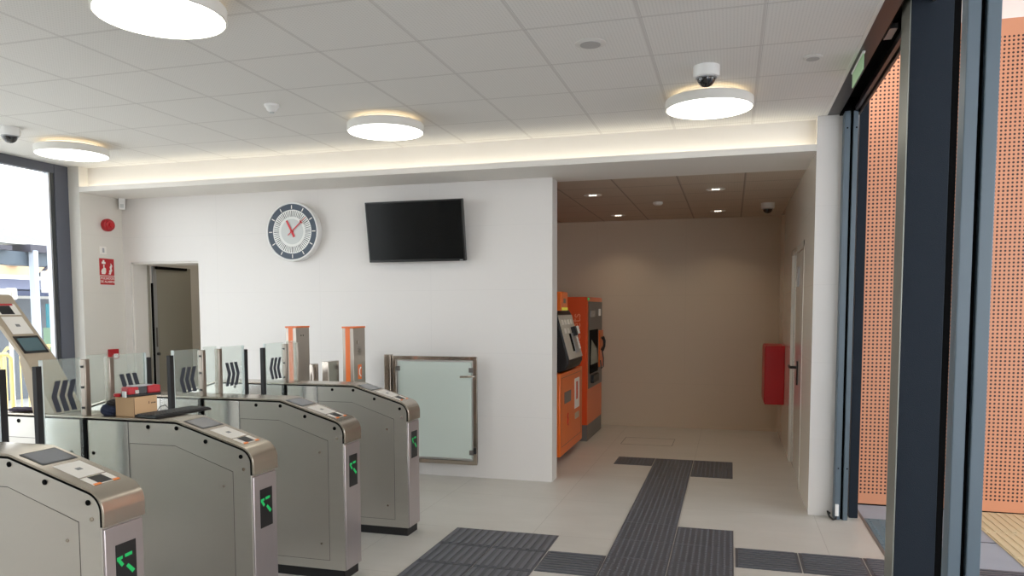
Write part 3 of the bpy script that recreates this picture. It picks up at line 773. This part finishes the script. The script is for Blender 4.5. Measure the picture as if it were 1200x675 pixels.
sg = thing('glass_side_gate', (-2.75, 6.75, 0), 'low side gate of frosted glass in a polished steel frame before the wall', 'gate')
MB().box(-3.215, -3.150, 6.70, 6.765, 0, 1.185).build('hinge_post', M['chrome'], sg, bevel=0.002)
f = MB()
for bxs in ((-3.140, -2.285, 1.137, 1.172), (-3.140, -2.285, 0.143, 0.178), (-3.140, -3.105, 0.178, 1.137), (-2.320, -2.285, 0.178, 1.137)): f.box(bxs[0], bxs[1], 6.735, 6.765, bxs[2], bxs[3])
f.build('gate_frame', M['chrome'], sg, bevel=0.002)
MB().box(-3.088, -2.337, 6.745, 6.757, 0.20, 1.12).build('frosted_pane', M['frosted'], sg, bevel=0.001)
for x, z in ((-3.09, 1.05), (-2.34, 1.045), (-3.09, 0.26), (-2.34, 0.26)):
    MB().box(x - 0.022, x + 0.022, 6.735, 6.767, z - 0.022, z + 0.022).build('glass_clamp', M['grey_metal'], sg, bevel=0.002)
MB().box(-2.318, -2.290, 6.728, 6.736, 0.25, 0.31).build('lock_case', M['black'], sg)
MB().tube([(-2.302, 6.74, 0.99), (-2.302, 6.69, 0.99), (-2.32, 6.685, 0.99), (-2.43, 6.685, 0.985)], 0.010, 10).build('lever_handle', M['chrome'], sg, smooth=True)
MB().cyl((-3.17, 6.70, 1.05), (-3.17, 6.685, 1.05), 0.012, 10).build('hinge', M['chrome'], sg)

# ------------------------------------------------------------------ clock and TV
ck = thing('wall_clock', (-4.234, YW, 2.10), 'large round wall clock with slate blue rim band and red hands', 'clock')
cc = (-4.234, YW, 2.397)
MB().lathe([(0.285, 0.0), (0.292, 0.01), (0.292, 0.086), (0.286, 0.092), (0.278, 0.092), (0.278, 0.084), (0.0, 0.084)], cc, 1, 64, -1).build('clock_case', M['white'], ck, smooth=True)
yf = YW - 0.0842
def ring(r0, r1, y, nm, m_, th=0.001, seg=64):
    b = MB(); A0 = []
    for k in range(seg):
        a_ = 2 * math.pi * k / seg
        A0.append([b.b.verts.new((cc[0] + r_ * math.sin(a_), y_, cc[2] + r_ * math.cos(a_))) for r_ in (r0, r1) for y_ in (y, y - th)])
    for k in range(seg):
        p, q = A0[k], A0[(k + 1) % seg]
        b.b.faces.new((p[1], p[3], q[3], q[1])); b.b.faces.new((p[0], q[0], q[2], p[2]))
        b.b.faces.new((p[0], p[1], q[1], q[0])); b.b.faces.new((p[2], q[2], q[3], p[3]))
    return b.build(nm, m_, ck)
ring(0.002, 0.272, yf, 'clock_face', M['clock_white'])
ring(0.218, 0.275, yf - 0.0011, 'hour_band', M['slate'])
ring(0.002, 0.125, yf - 0.0011, 'clock_centre', M['clock_grey'])
def tick(b, ang, r0, r1, w_, y):
    a_ = R(ang); d_ = Vector((math.sin(a_), 0, math.cos(a_))); s_ = Vector((math.cos(a_), 0, -math.sin(a_))) * w_ / 2
    c0 = Vector((cc[0], y, cc[2])) + d_ * r0; c1 = Vector((cc[0], y, cc[2])) + d_ * r1
    b.plate([c0 - s_, c0 + s_, c1 + s_, c1 - s_], (0, -1, 0), 0.0008)
b = MB()
for k in range(60): tick(b, k * 6, 0.150, 0.208, 0.0055 if k % 5 else 0.008, yf - 0.0012)
b.build('minute_marks', M['clock_black'], ck)
for k in range(12):
    b = MB(); tick(b, k * 30, 0.226, 0.262, 0.009, yf - 0.0024); b.build('hour_mark', M['sign_white'], ck)
hh = MB(); tick(hh, -27 , 0.0, 0.125, 0.020, yf - 0.008); tick(hh, 153, 0.0, 0.06, 0.024, yf - 0.008); hh.build('hour_hand', M['clock_red'], ck)
mh = MB(); tick(mh, 49, 0.0, 0.150, 0.011, yf - 0.012); tick(mh, 49, 0.135, 0.150, 0.034, yf - 0.012); tick(mh, 49, 0.150, 0.215, 0.006, yf - 0.012); tick(mh, 229, 0.0, 0.055, 0.009, yf - 0.012); mh.build('minute_hand', M['clock_red'], ck)
MB().lathe([(0.013, 0), (0.013, 0.016), (0, 0.016)], (cc[0], yf, cc[2]), 1, 16, -1).build('hand_hub', M['clock_red'], ck)

tvv = thing('wall_television', (-2.90, YW, 2.08), 'black flat television tilted forward on the wall beside the clock', 'television')
tm = Matrix.Translation(Vector((-2.882, 6.72, 2.355))) @ Matrix.Rotation(R(-3.0) * 0, 4, 'Y') @ Matrix.Rotation(R(9), 4, 'X')
MB().box(-0.492, 0.492, -0.02, 0.03, -0.285, 0.285, tm).build('tv_case', M['tv_black'], tvv, bevel=0.004)
MB().box(-0.478, 0.478, -0.0225, -0.018, -0.262, 0.271, tm).build('screen', M['tv_screen'], tvv)
MB().box(0.438, 0.468, -0.0235, -0.022, -0.280, -0.272, tm).build('tv_badge', M['alu'], tvv)
MB().box(-0.12, 0.12, 0.03, 0.06, -0.12, 0.12, tm).box(-2.98, -2.79, YW - 0.03, YW, 2.24, 2.46).box(-2.90, -2.87, 6.74, YW - 0.02, 2.33, 2.37).build('wall_bracket', M['black'], tvv)

# ------------------------------------------------------------------ left side wall devices
XF = XL
bl = thing('alarm_sounder', (XF, 6.625, 2.515), 'round red alarm sounder on the side wall above the red sign', 'alarm')
MB().lathe([(0.062, 0), (0.066, 0.02), (0.066, 0.045), (0.055, 0.052), (0.055, 0.07), (0.048, 0.078), (0.0, 0.078)], (XF, 6.625, 2.515), 0, 32).build('sounder_body', M['red'], bl, smooth=True)
MB().lathe([(0.03, 0.078), (0.028, 0.088), (0.0, 0.09)], (XF, 6.625, 2.515), 0, 20).build('sounder_grille', M['red_metal'], bl)
se = thing('motion_sensor', (XF + 0.05, YW - 0.06, 2.70), 'small white motion sensor high in the wall corner', 'sensor')
sm = Matrix.Translation(Vector((-6.325, 6.80, 2.76))) @ Matrix.Rotation(R(42), 4, 'Z')
MB().box(-0.032, 0.032, -0.022, 0.03, -0.062, 0.062, sm).build('sensor_case', M['white'], se, bevel=0.006)
MB().box(-0.018, 0.018, -0.025, -0.02, -0.045, -0.005, sm).build('sensor_lens', M['clock_grey'], se)
MB().box(-6.384, -6.34, 6.82, 6.855, 2.73, 2.79).build('sensor_bracket', M['white'], se)
sn = thing('wall_notice', (XF, 6.577, 2.21), 'small white square notice on the side wall between sounder and red sign', 'notice')
MB().box(XF, XF + 0.004, 6.535, 6.620, 2.208, 2.288).build('notice_plate', M['sign_white'], sn)
MB().box(XF + 0.004, XF + 0.0048, 6.566, 6.592, 2.225, 2.272).build('notice_mark', M['alu'], sn)
fs = thing('fire_alarm_sign', (XF, 6.62, 1.89), 'red sign with white pressing hand and flames above the words PULSADOR DE ALARMA', 'sign')
MB().box(XF, XF + 0.003, 6.522, 6.718, 1.985, 2.163).build('sign_plate', M['red_sign'], fs)
MB().box(XF, XF + 0.003, 6.528, 6.718, 1.888, 1.976).build('text_plate', M['red_sign'], fs)
def yz(pts, nm, m_, par, x=XF + 0.003, th=0.0008):
    b = MB(); b.prism(pts, 0, x, x + th); return b.build(nm, m_, par)
yz([(6.548, 1.998), (6.592, 1.998), (6.606, 2.02), (6.606, 2.058), (6.594, 2.066), (6.586, 2.066), (6.586, 2.10), (6.572, 2.10), (6.572, 2.062), (6.556, 2.052), (6.542, 2.03)], 'hand_symbol', M['sign_white'], fs)
yz([(6.552, 2.106), (6.602, 2.106), (6.602, 2.128), (6.588, 2.128), (6.588, 2.146), (6.566, 2.146), (6.566, 2.128), (6.552, 2.128)], 'button_symbol', M['sign_white'], fs)
yz([(6.640, 2.00), (6.668, 1.996), (6.676, 2.018), (6.690, 2.04), (6.682, 2.062), (6.694, 2.09), (6.672, 2.118), (6.670, 2.092), (6.656, 2.076), (6.664, 2.05), (6.648, 2.036), (6.650, 2.018)], 'flame_symbol', M['sign_white'], fs)
text_mesh('sign_text', 'PULSADOR\nDE ALARMA', 0.036, M['sign_white'], fs, face_mtx((XF + 0.0035, 6.623, 1.936), (0, 1, 0), (0, 0, 1)))
cp = thing('call_point', (XF, 6.65, 1.11), 'red manual fire call point low on the side wall', 'alarm')
MB().box(XF, XF + 0.03, 6.590, 6.715, 1.095, 1.20).build('call_box', M['red'], cp, bevel=0.004)
MB().box(XF + 0.03, XF + 0.032, 6.640, 6.700, 1.105, 1.150).build('press_plate', M['sign_white'], cp)

# red hose cabinet in the niche
hcab = thing('hose_cabinet', (0.5, 9.6, 0.5), 'red metal fire hose cabinet on the right niche wall', 'cabinet')
MB().box(XR - 0.215, XR, 9.3, 9.98, 0.50, 1.185).build('cabinet_body', M['red_metal'], hcab, bevel=0.006)
MB().box(XR - 0.222, XR - 0.214, 9.32, 9.96, 0.52, 1.165).build('cabinet_door', M['red_metal'], hcab, bevel=0.002)

# ------------------------------------------------------------------ ticket machines
t2 = thing('ticket_machine', (-2.05, 9.64, 0), 'tall orange ticket machine with phone handset against the niche back', 'ticket machine', 'orange ticket machines')
FX = -1.67
MB().box(-2.42, FX, 9.10, 10.18, 0.2, 1.765).build('machine_body', M['orange_red'], t2, bevel=0.01)
MB().box(-2.40, FX + 0.002, 9.115, 10.165, 0.0, 0.2).build('plinth', M['grey_metal'], t2, bevel=0.004)
MB().box(FX, FX + 0.004, 9.12, 10.16, 0.2, 1.755).build('front_panel', M['orange'], t2)
MB().box(FX + 0.004, FX + 0.012, 9.15, 10.14, 0.64, 1.71).build('control_panel', M['grey_metal'], t2, bevel=0.004)
MB().box(FX + 0.010, FX + 0.016, 9.20, 9.80, 0.82, 1.36).build('screen_recess', M['void'], t2)
MB().plate([(FX + 0.017, 9.26, 0.93), (FX + 0.017, 9.78, 0.93), (FX + 0.017, 9.68, 1.12), (FX + 0.017, 9.30, 1.24)], (1, 0, 0), 0.003).build('touch_screen', mat('screen_glow', (120, 132, 120), 0.2), t2)
MB().box(FX + 0.012, FX + 0.020, 9.25, 9.55, 1.52, 1.60).build('display_strip', M['screen_grey'], t2)
MB().box(FX + 0.012, FX + 0.02, 9.86, 9.98, 1.53, 1.62).build('label_plate', M['sign_white'], t2)
MB().box(FX + 0.012, FX + 0.03, 9.86, 10.12, 0.86, 1.34).build('payment_panel', M['orange'], t2)
MB().box(FX + 0.012, FX + 0.05, 9.30, 9.70, 0.70, 0.80).build('coin_tray', M['black'], t2, bevel=0.006)
hs = MB().tube([(FX + 0.05, 9.96, 1.25), (FX + 0.07, 9.98, 1.2), (FX + 0.07, 9.96, 1.13), (FX + 0.05, 9.93, 1.08)], [0.024, 0.018, 0.018, 0.024], 12).build('phone_handset', M['black'], t2, smooth=True)
MB().tube([(FX + 0.05, 9.93, 1.08), (FX + 0.06, 9.97, 0.97), (FX + 0.06, 9.96, 0.86), (FX + 0.05, 9.88, 0.84), (FX + 0.04, 9.85, 0.95)], 0.008, 8).build('phone_cord', M['dark_grey'], t2, smooth=True)
MB().box(FX + 0.002, FX + 0.010, 9.11, 9.20, 1.725, 1.755).build('status_light', M['green_led'], t2)
text_mesh('tickets_lettering', 'tickets', 0.155, mat('lettering', (240, 150, 110), 0.5), t2, face_mtx((-1.80, 9.098, 1.36), (0, 0, 1), (-1, 0, 0)))

t1 = thing('ticket_machine', (-2.05, 8.2, 0), 'lower orange ticket machine with a leaning grey console beside the wall end', 'ticket machine', 'orange ticket machines')
MB().box(-2.40, FX, 7.60, 8.80, 0.085, 0.95).build('machine_body', M['orange'], t1, bevel=0.012)
MB().box(-2.36, -1.95, 7.70, 8.70, 0.0, 0.085).build('plinth', M['dark_grey'], t1)
b = MB()
for (ya, yb, za, zb) in ((7.66, 8.72, 0.18, 0.184), (7.66, 8.72, 0.90, 0.904), (7.66, 7.664, 0.18, 0.904), (8.716, 8.72, 0.18, 0.904)): b.box(FX, FX + 0.0015, ya, yb, za, zb)
b.build('door_outline', M['dark_grey'], t1)
MB().box(FX, FX + 0.006, 7.80, 8.12, 0.62, 0.74).build('coin_slot', M['grey_metal'], t1)
ps = MB().box(FX, FX + 0.002, 8.34, 8.62, 0.50, 0.84).build('poster', M['sign_white'], t1)
MB().box(FX + 0.002, FX + 0.003, 8.42, 8.52, 0.60, 0.80).build('poster_print', M['orange_red'], ps)
MB().box(FX, FX + 0.002, 8.36, 8.60, 0.38, 0.45).build('sticker', M['skin_paper'], t1)
MB().tube([(FX + 0.001, 7.98, 0.50), (FX + 0.001, 7.95, 0.47), (FX + 0.001, 7.98, 0.44), (FX + 0.001, 7.95, 0.40), (FX + 0.001, 7.99, 0.37)], 0.008, 6).build('printed_mark', M['red_metal'], t1)
cprof = [(-2.0, 0.97), (-1.82, 0.95), (-1.70, 0.955), (-1.64, 0.985), (-1.612, 1.05), (-1.625, 1.14), (-1.74, 1.56), (-1.765, 1.60), (-1.80, 1.615), (-2.0, 1.60)]
MB().prism(cprof, 1, 7.74, 8.50).build('console_shell', M['black'], t1, bevel=0.012)
MB().box(-2.30, -2.0, 7.80, 8.45, 0.95, 1.58).build('console_back', M['dark_grey'], t1)
def con(s0, s1, ya, yb, nm, m_, th=0.006, par=t1, lift=0.001):
    P0 = Vector((-1.625, 0, 1.14)); P1 = Vector((-1.74, 0, 1.56)); d_ = (P1 - P0); n_ = Vector((d_.z, 0, -d_.x)).normalized()
    a_ = P0 + d_ * s0 + n_ * lift; b_ = P0 + d_ * s1 + n_ * lift
    return MB().plate([(a_.x, ya, a_.z), (b_.x, ya, b_.z), (b_.x, yb, b_.z), (a_.x, yb, a_.z)], n_, th).build(nm, m_, par)
cf = con(-0.12, 0.98, 7.76, 8.47, 'console_face', M['console_grey'])
for k in range(4): con(0.74, 0.86, 7.84 + 0.15 * k, 7.91 + 0.15 * k, 'selector_button', M['pad'], 0.008, cf, 0.006)
for k in range(2): con(0.52, 0.64, 7.86 + 0.17 * k, 7.94 + 0.17 * k, 'selector_button', M['pad'], 0.008, cf, 0.006)
con(0.42, 0.66, 8.22, 8.30, 'card_slot_body', M['black'], 0.05, cf, 0.006)
con(0.46, 0.66, 8.31, 8.43, 'card_slot', M['white'], 0.05, cf, 0.006)
con(0.05, 0.5, 8.05, 8.12, 'chute_groove', M['void'], 0.008, cf, 0.006)
con(0.0, 0.5, 8.14, 8.30, 'chute_plate', M['alu'], 0.012, cf, 0.006)
con(0.08, 0.42, 8.40, 8.46, 'instruction_label', M['sign_white'], 0.008, cf, 0.006)
MB().box(-1.98, -1.70, 7.78, 8.10, 1.60, 1.80).build('top_sign', M['orange'], t1, bevel=0.01)
MB().box(-1.72, -1.695, 7.80, 8.08, 1.605, 1.635).build('top_light', mat('amber_green_light', (200, 190, 70), 0.4, emit=(190, 190, 60), es=0.4), t1)
MB().box(-1.70, -1.698, 7.88, 8.0, 1.68, 1.73).build('top_sign_mark', M['grey_metal'], t1)

# ------------------------------------------------------------------ ceiling lamps and fittings
def lamp():
    t = thing('ceiling_lamp', (0, 0, 0), None, None)
    MB().lathe([(0.235, -0.016), (0.285, -0.016), (0.292, -0.022), (0.292, -0.078), (0.289, -0.080), (0.284, -0.080), (0.284, -0.074), (0.0, -0.074)], (0, 0, -0.024), 2, 64).build('lamp_ring', M['white_metal'], t, smooth=True)
    MB().lathe([(0.281, -0.0985), (0.281, -0.103), (0.270, -0.106), (0.0, -0.107)], (0, 0, 0), 2, 64).build('lamp_diffuser', M['lamp'], t, smooth=True)
    MB().lathe([(0.215, -0.020), (0.215, -0.034), (0.225, -0.034), (0.225, -0.020)], (0, 0, 0), 2, 48).build('uplight_ring', M['halo'], t)
    MB().cyl((0, 0, -0.04), (0, 0, 0), 0.20, 32).build('mounting_plate', M['white_metal'], t)
    return t
LA = lamp()
LP = [(-2.566, 5.435, 'round ceiling lamp above the television, middle of the far row'), (-0.166, 5.435, 'round ceiling lamp below the dome camera at the right'),
      (-5.566, 5.435, 'round ceiling lamp at the far left above the tall window'), (-2.566, 3.035, 'large near round ceiling lamp cut off by the top of the view'),
      (-0.166, 3.035, 'round ceiling lamp of the near row, outside the view on the right'), (-5.566, 3.035, 'round ceiling lamp of the near row, outside the view on the left'),
      (-2.566, 0.635, 'round ceiling lamp straight above the viewer, middle'), (-0.166, 0.635, 'round ceiling lamp behind the view on the right'), (-5.566, 0.635, 'round ceiling lamp behind the view on the left')]
for i, (x, y, lb) in enumerate(LP):
    o = LA if i == 0 else copy_tree(LA)
    o.location = (x, y, ZC); tag(o, lb, 'ceiling lamp', 'round ceiling lamps')
def dome(x, y, z, r, label, rot=0):
    t = thing('dome_camera', (x, y, z), label, 'camera', 'dome cameras')
    MB().lathe([(r, 0), (r, -0.052), (r * 0.93, -0.062), (r * 0.80, -0.066), (0, -0.066)], (x, y, z), 2, 36).build('camera_housing', M['white'], t, smooth=True)
    MB().lathe([(r * 0.76, -0.064)] + [(r * 0.70 * math.cos(R(a_)), -0.070 - r * 0.66 * math.sin(R(a_))) for a_ in range(0, 90, 10)] + [(0, -0.070 - r * 0.66)], (x, y, z), 2, 32).build('camera_dome', mat('smoked_dome', (24, 24, 26), 0.08, spec=0.8), t, smooth=True)
    MB().lathe([(r * 0.79, -0.063), (r * 0.79, -0.072), (r * 0.70, -0.074)], (x, y, z), 2, 32).build('dome_ring', M['alu'], t, smooth=True)
    return t
dome(-0.166, 4.835, ZC, 0.078, 'white dome camera with dark lens on the ceiling above the right lamp')
dome(-5.566, 4.835, ZC, 0.078, 'white dome camera at the left edge of the ceiling')
dome(0.386, 9.25, ZN, 0.075, 'white dome camera in the far right corner of the niche ceiling')
def speaker(x, y, r, label):
    t = thing('ceiling_speaker', (x, y, ZC), label, 'speaker')
    MB().lathe([(r, 0), (r, -0.004), (r * 0.8, -0.010), (r * 0.68, -0.010), (0, -0.008)], (x, y, ZC), 2, 40).build('speaker_rim', M['rim'], t, smooth=True)
    MB().lathe([(r * 0.66, -0.009), (r * 0.66, -0.0125), (0, -0.0125)], (x, y, ZC), 2, 40).build('speaker_grille', mat('speaker_grille_grey', (176, 174, 172), 0.7), t)
speaker(-0.766, 4.235, 0.085, 'round ceiling speaker with grey grille near the top centre')
speaker(0.434, 4.835, 0.055, 'small round ceiling fitting near the entrance header')
dt = thing('smoke_detector', (-3.166, 4.835, ZC), 'small white smoke detector on the hall ceiling left of the lamp', 'smoke detector')
MB().lathe([(0.052, 0), (0.052, -0.016), (0.040, -0.026), (0.036, -0.040), (0.022, -0.052), (0, -0.054)], (-3.166, 4.835, ZC), 2, 32).build('detector_body', M['white'], dt, smooth=True)
MB().lathe([(0.018, -0.052), (0.014, -0.060), (0, -0.060)], (-3.166, 4.835, ZC), 2, 16).build('detector_cap', M['clock_grey'], dt)
dt = thing('smoke_detector', (-0.814, 8.813, ZN), 'small white smoke detector in the middle of the niche ceiling', 'smoke detector')
MB().lathe([(0.055, 0), (0.055, -0.02), (0.04, -0.035), (0, -0.04)], (-0.814, 8.813, ZN), 2, 28).build('detector_body', M['white'], dt, smooth=True)
for x, y, lb in ((-1.427, 8.075, 'recessed downlight in the niche ceiling, near left'), (-0.168, 8.032, 'recessed downlight in the niche ceiling, near right'), (-1.415, 9.889, 'recessed downlight in the niche ceiling, far left'), (-0.174, 9.803, 'recessed downlight in the niche ceiling, far right')):
    t = thing('recessed_downlight', (x, y, ZN), lb, 'downlight', 'niche downlights')
    MB().lathe([(0.095, 0), (0.095, -0.004), (0.078, -0.006), (0.074, -0.002)], (x, y, ZN), 2, 32).build('downlight_rim', M['white'], t)
    MB().lathe([(0.074, -0.0015), (0, -0.0015)], (x, y, ZN), 2, 32).build('reflector', mat('reflector', (150, 140, 130), 0.3, 0.8), t)
    b = MB()
    for k in (-1, 0, 1): b.cyl((x + k * 0.028, y, ZN - 0.001), (x + k * 0.028, y, ZN - 0.006), 0.011, 10)
    b.build('led', M['downlight'], t)
    ld = bpy.data.lights.new('downlight_beam', 'AREA'); ld.shape = 'DISK'; ld.size = 0.12; ld.spread = R(115); ld.energy = NICHE; ld.color = (1.0, 0.84, 0.62)
    lo_ = bpy.data.objects.new('downlight_beam', ld); C.objects.link(lo_); lo_.location = (0, 0, -0.012); lo_.parent = t
ex = thing('exit_sign', (0.70, 5.0, 2.97), 'green edge-lit emergency exit sign under the entrance header', 'sign')
MB().box(0.697, 0.703, 4.80, 5.20, 2.975, 3.062).build('sign_panel', M['exit_green'], ex)
MB().box(0.692, 0.708, 4.79, 5.21, 3.06, ZC).build('sign_housing', M['white'], ex, bevel=0.003)
# cable at the far jamb
wb = thing('wall_junction_box', (0.80, 6.17, 0.02), 'small white box with black cable at the foot of the far jamb', 'junction box')
MB().box(0.790, 0.815, 6.165, 6.19, 0.035, 0.125).build('box_cover', M['white'], wb, bevel=0.003)
MB().tube([(0.80, 6.172, 0.035), (0.795, 6.16, 0.015), (0.775, 6.15, 0.012), (0.755, 6.20, 0.02), (0.745, 6.24, 0.05), (0.765, 6.27, 0.03)], 0.007, 8).build('cable', M['black'], wb, smooth=True)

# ------------------------------------------------------------------ left outdoors
struct('ground_left', MB().box(-60, -6.6, -30, 60, -0.3, -0.2), M['asphalt'])
XO = -14.0
bd = thing('street_building', (XO, 14, 0), 'beige building with grey shutters and dark blue awning beyond the left window', 'building')
MB().box(XO - 4, XO, 8, 24, -0.2, 2.75).build('upper_wall', M['beige_wall'], bd)
MB().box(XO, XO + 0.05, 8, 24, 2.235, 2.33).build('white_band', M['white_metal'], bd)
MB().plate([(XO + 0.02, 8, 2.23), (XO + 0.02, 24, 2.23), (XO + 0.8, 24, 2.0), (XO + 0.8, 8, 2.0)], (0, 0, 1), 0.03).build('awning', M['awning'], bd)
MB().box(XO + 0.77, XO + 0.8, 8, 24, 1.90, 2.02).build('awning_valance', M['awning'], bd)
MB().box(XO, XO + 0.03, 8, 24, -0.2, 1.95).build('shutters', M['shutter'], bd)
MB().box(XO + 0.03, XO + 0.05, 8, 24, 1.86, 1.95).build('shutter_head', M['white_metal'], bd)
MB().box(XO, XO + 0.15, 11.95, 12.2, 2.52, 2.68).build('camera_box', M['white'], bd)
rf = MB().prism([(10, -0.2), (10, 4.3), (20, 4.95), (23.9, 4.90), (24.4, 4.84), (25.5, 4.58), (25.5, -0.2)], 0, -30, -28).build('distant_roof', M['roof'])
tag(rf, 'pale grey pitched roof on the skyline above the canopy', 'roof')
cpn = thing('street_canopy', (-9.3, 9.5, -0.2), 'dark slate canopy on white posts outside the left window', 'canopy')
MB().box(-9.3, -9.1, 6.4, 16, 2.22, 2.40).build('fascia', M['fascia'], cpn)
MB().box(-9.5, -9.0, 6.4, 7.78, 2.40, 2.46).build('roof_beam', M['dark_beam'], cpn)
MB().box(-9.5, -9.0, 8.05, 16, 2.40, 2.50).build('roof_beam', M['dark_beam'], cpn)
MB().box(-12.0, -9.1, 6.4, 16, 2.50, 2.53).build('roof_sheet', M['white_metal'], cpn)
MB().box(-9.08, -8.98, 8.08, 8.15, -0.2, 2.42).build('white_post', M['post_white'], cpn, bevel=0.01)
MB().box(-9.12, -9.05, 8.16, 8.21, -0.2, 2.3).build('dark_post', M['dark_beam'], cpn)
MB().tube([(-9.1, 8.2, 2.05), (-9.1, 8.42, 2.24)], 0.02, 6).build('brace', M['dark_beam'], cpn)
nb = thing('notice_board', (-9.0, 8.33, 1.8), 'white posters with red and blue marks hanging beside the canopy post', 'poster')
MB().box(-9.02, -9.0, 8.20, 8.34, 1.86, 2.15).build('poster', M['sign_white'], nb)
p2 = MB().box(-9.0, -8.98, 8.30, 8.44, 1.83, 2.10).build('poster', M['sign_white'], nb)
MB().box(-8.98, -8.975, 8.32, 8.36, 1.93, 1.97).build('red_mark', M['red'], p2)
MB().box(-8.98, -8.975, 8.33, 8.40, 1.86, 1.90).build('blue_mark', M['blue'], p2)
MB().box(-9.0, -8.98, 8.345, 8.345 + 0.06, 2.02, 2.09).build('green_mark', M['green_cloth'], p2)
tb = thing('street_banner', (-10.2, 9.45, 0), 'teal and green printed panel in front of the grey shutters', 'banner')
MB().box(-10.22, -10.2, 9.36, 9.60, 1.35, 1.72).build('teal_panel', M['teal_cloth'], tb)
MB().box(-10.22, -10.2, 9.30, 9.60, -0.2, 1.35).build('green_panel', M['green_cloth'], tb)
def barrier(x, y0, y1, label, z1=1.0):
    t = thing('crowd_barrier', (x, (y0 + y1) / 2, -0.2), label, 'barrier', 'yellow street barriers')
    b = MB(); b.tube([(x, y0, -0.15), (x, y0, z1 - 0.05), (x, y0 + 0.05, z1), (x, y1 - 0.05, z1), (x, y1, z1 - 0.05), (x, y1, -0.15)], 0.022, 8)
    b.tube([(x, y0, 0.05), (x, y1, 0.05)], 0.018, 8); b.build('barrier_frame', M['yellow_barrier'], t, smooth=True)
    n = int((y1 - y0) / 0.12)
    for k in range(1, n):
        yy = y0 + (y1 - y0) * k / n
        MB().cyl((x, yy, 0.05), (x, yy, z1), 0.009, 6).build('bar', M['yellow_barrier'], t)
    b = MB()
    for yy in (y0 + 0.25, y1 - 0.25): b.tube([(x - 0.3, yy, -0.19), (x, yy, -0.02), (x + 0.3, yy, -0.19)], 0.015, 6)
    b.build('feet', M['yellow_barrier'], t)
barrier(-7.9, 5.0, 6.75, 'yellow metal barrier seen between the near gate flaps at the left edge', 1.12)
barrier(-9.6, 8.1, 9.9, 'yellow metal barrier farther out beside the window post', 1.10)

rb = thing('roller_box', (-8.0, 6.8, 1.75), 'white horizontal box with rounded end outside, just above the tilted validator', 'box')
MB().box(-8.1, -7.98, 5.6, 6.86, 1.765, 1.865).build('box_body', M['white'], rb, bevel=0.01)
MB().box(-8.1, -7.96, 6.87, 6.93, 1.74, 1.875).build('end_cap', M['pad'], rb, bevel=0.02)
MB().cyl((-8.04, 6.88, -0.2), (-8.04, 6.88, 1.75), 0.02, 10).build('support_pole', M['white_metal'], rb)
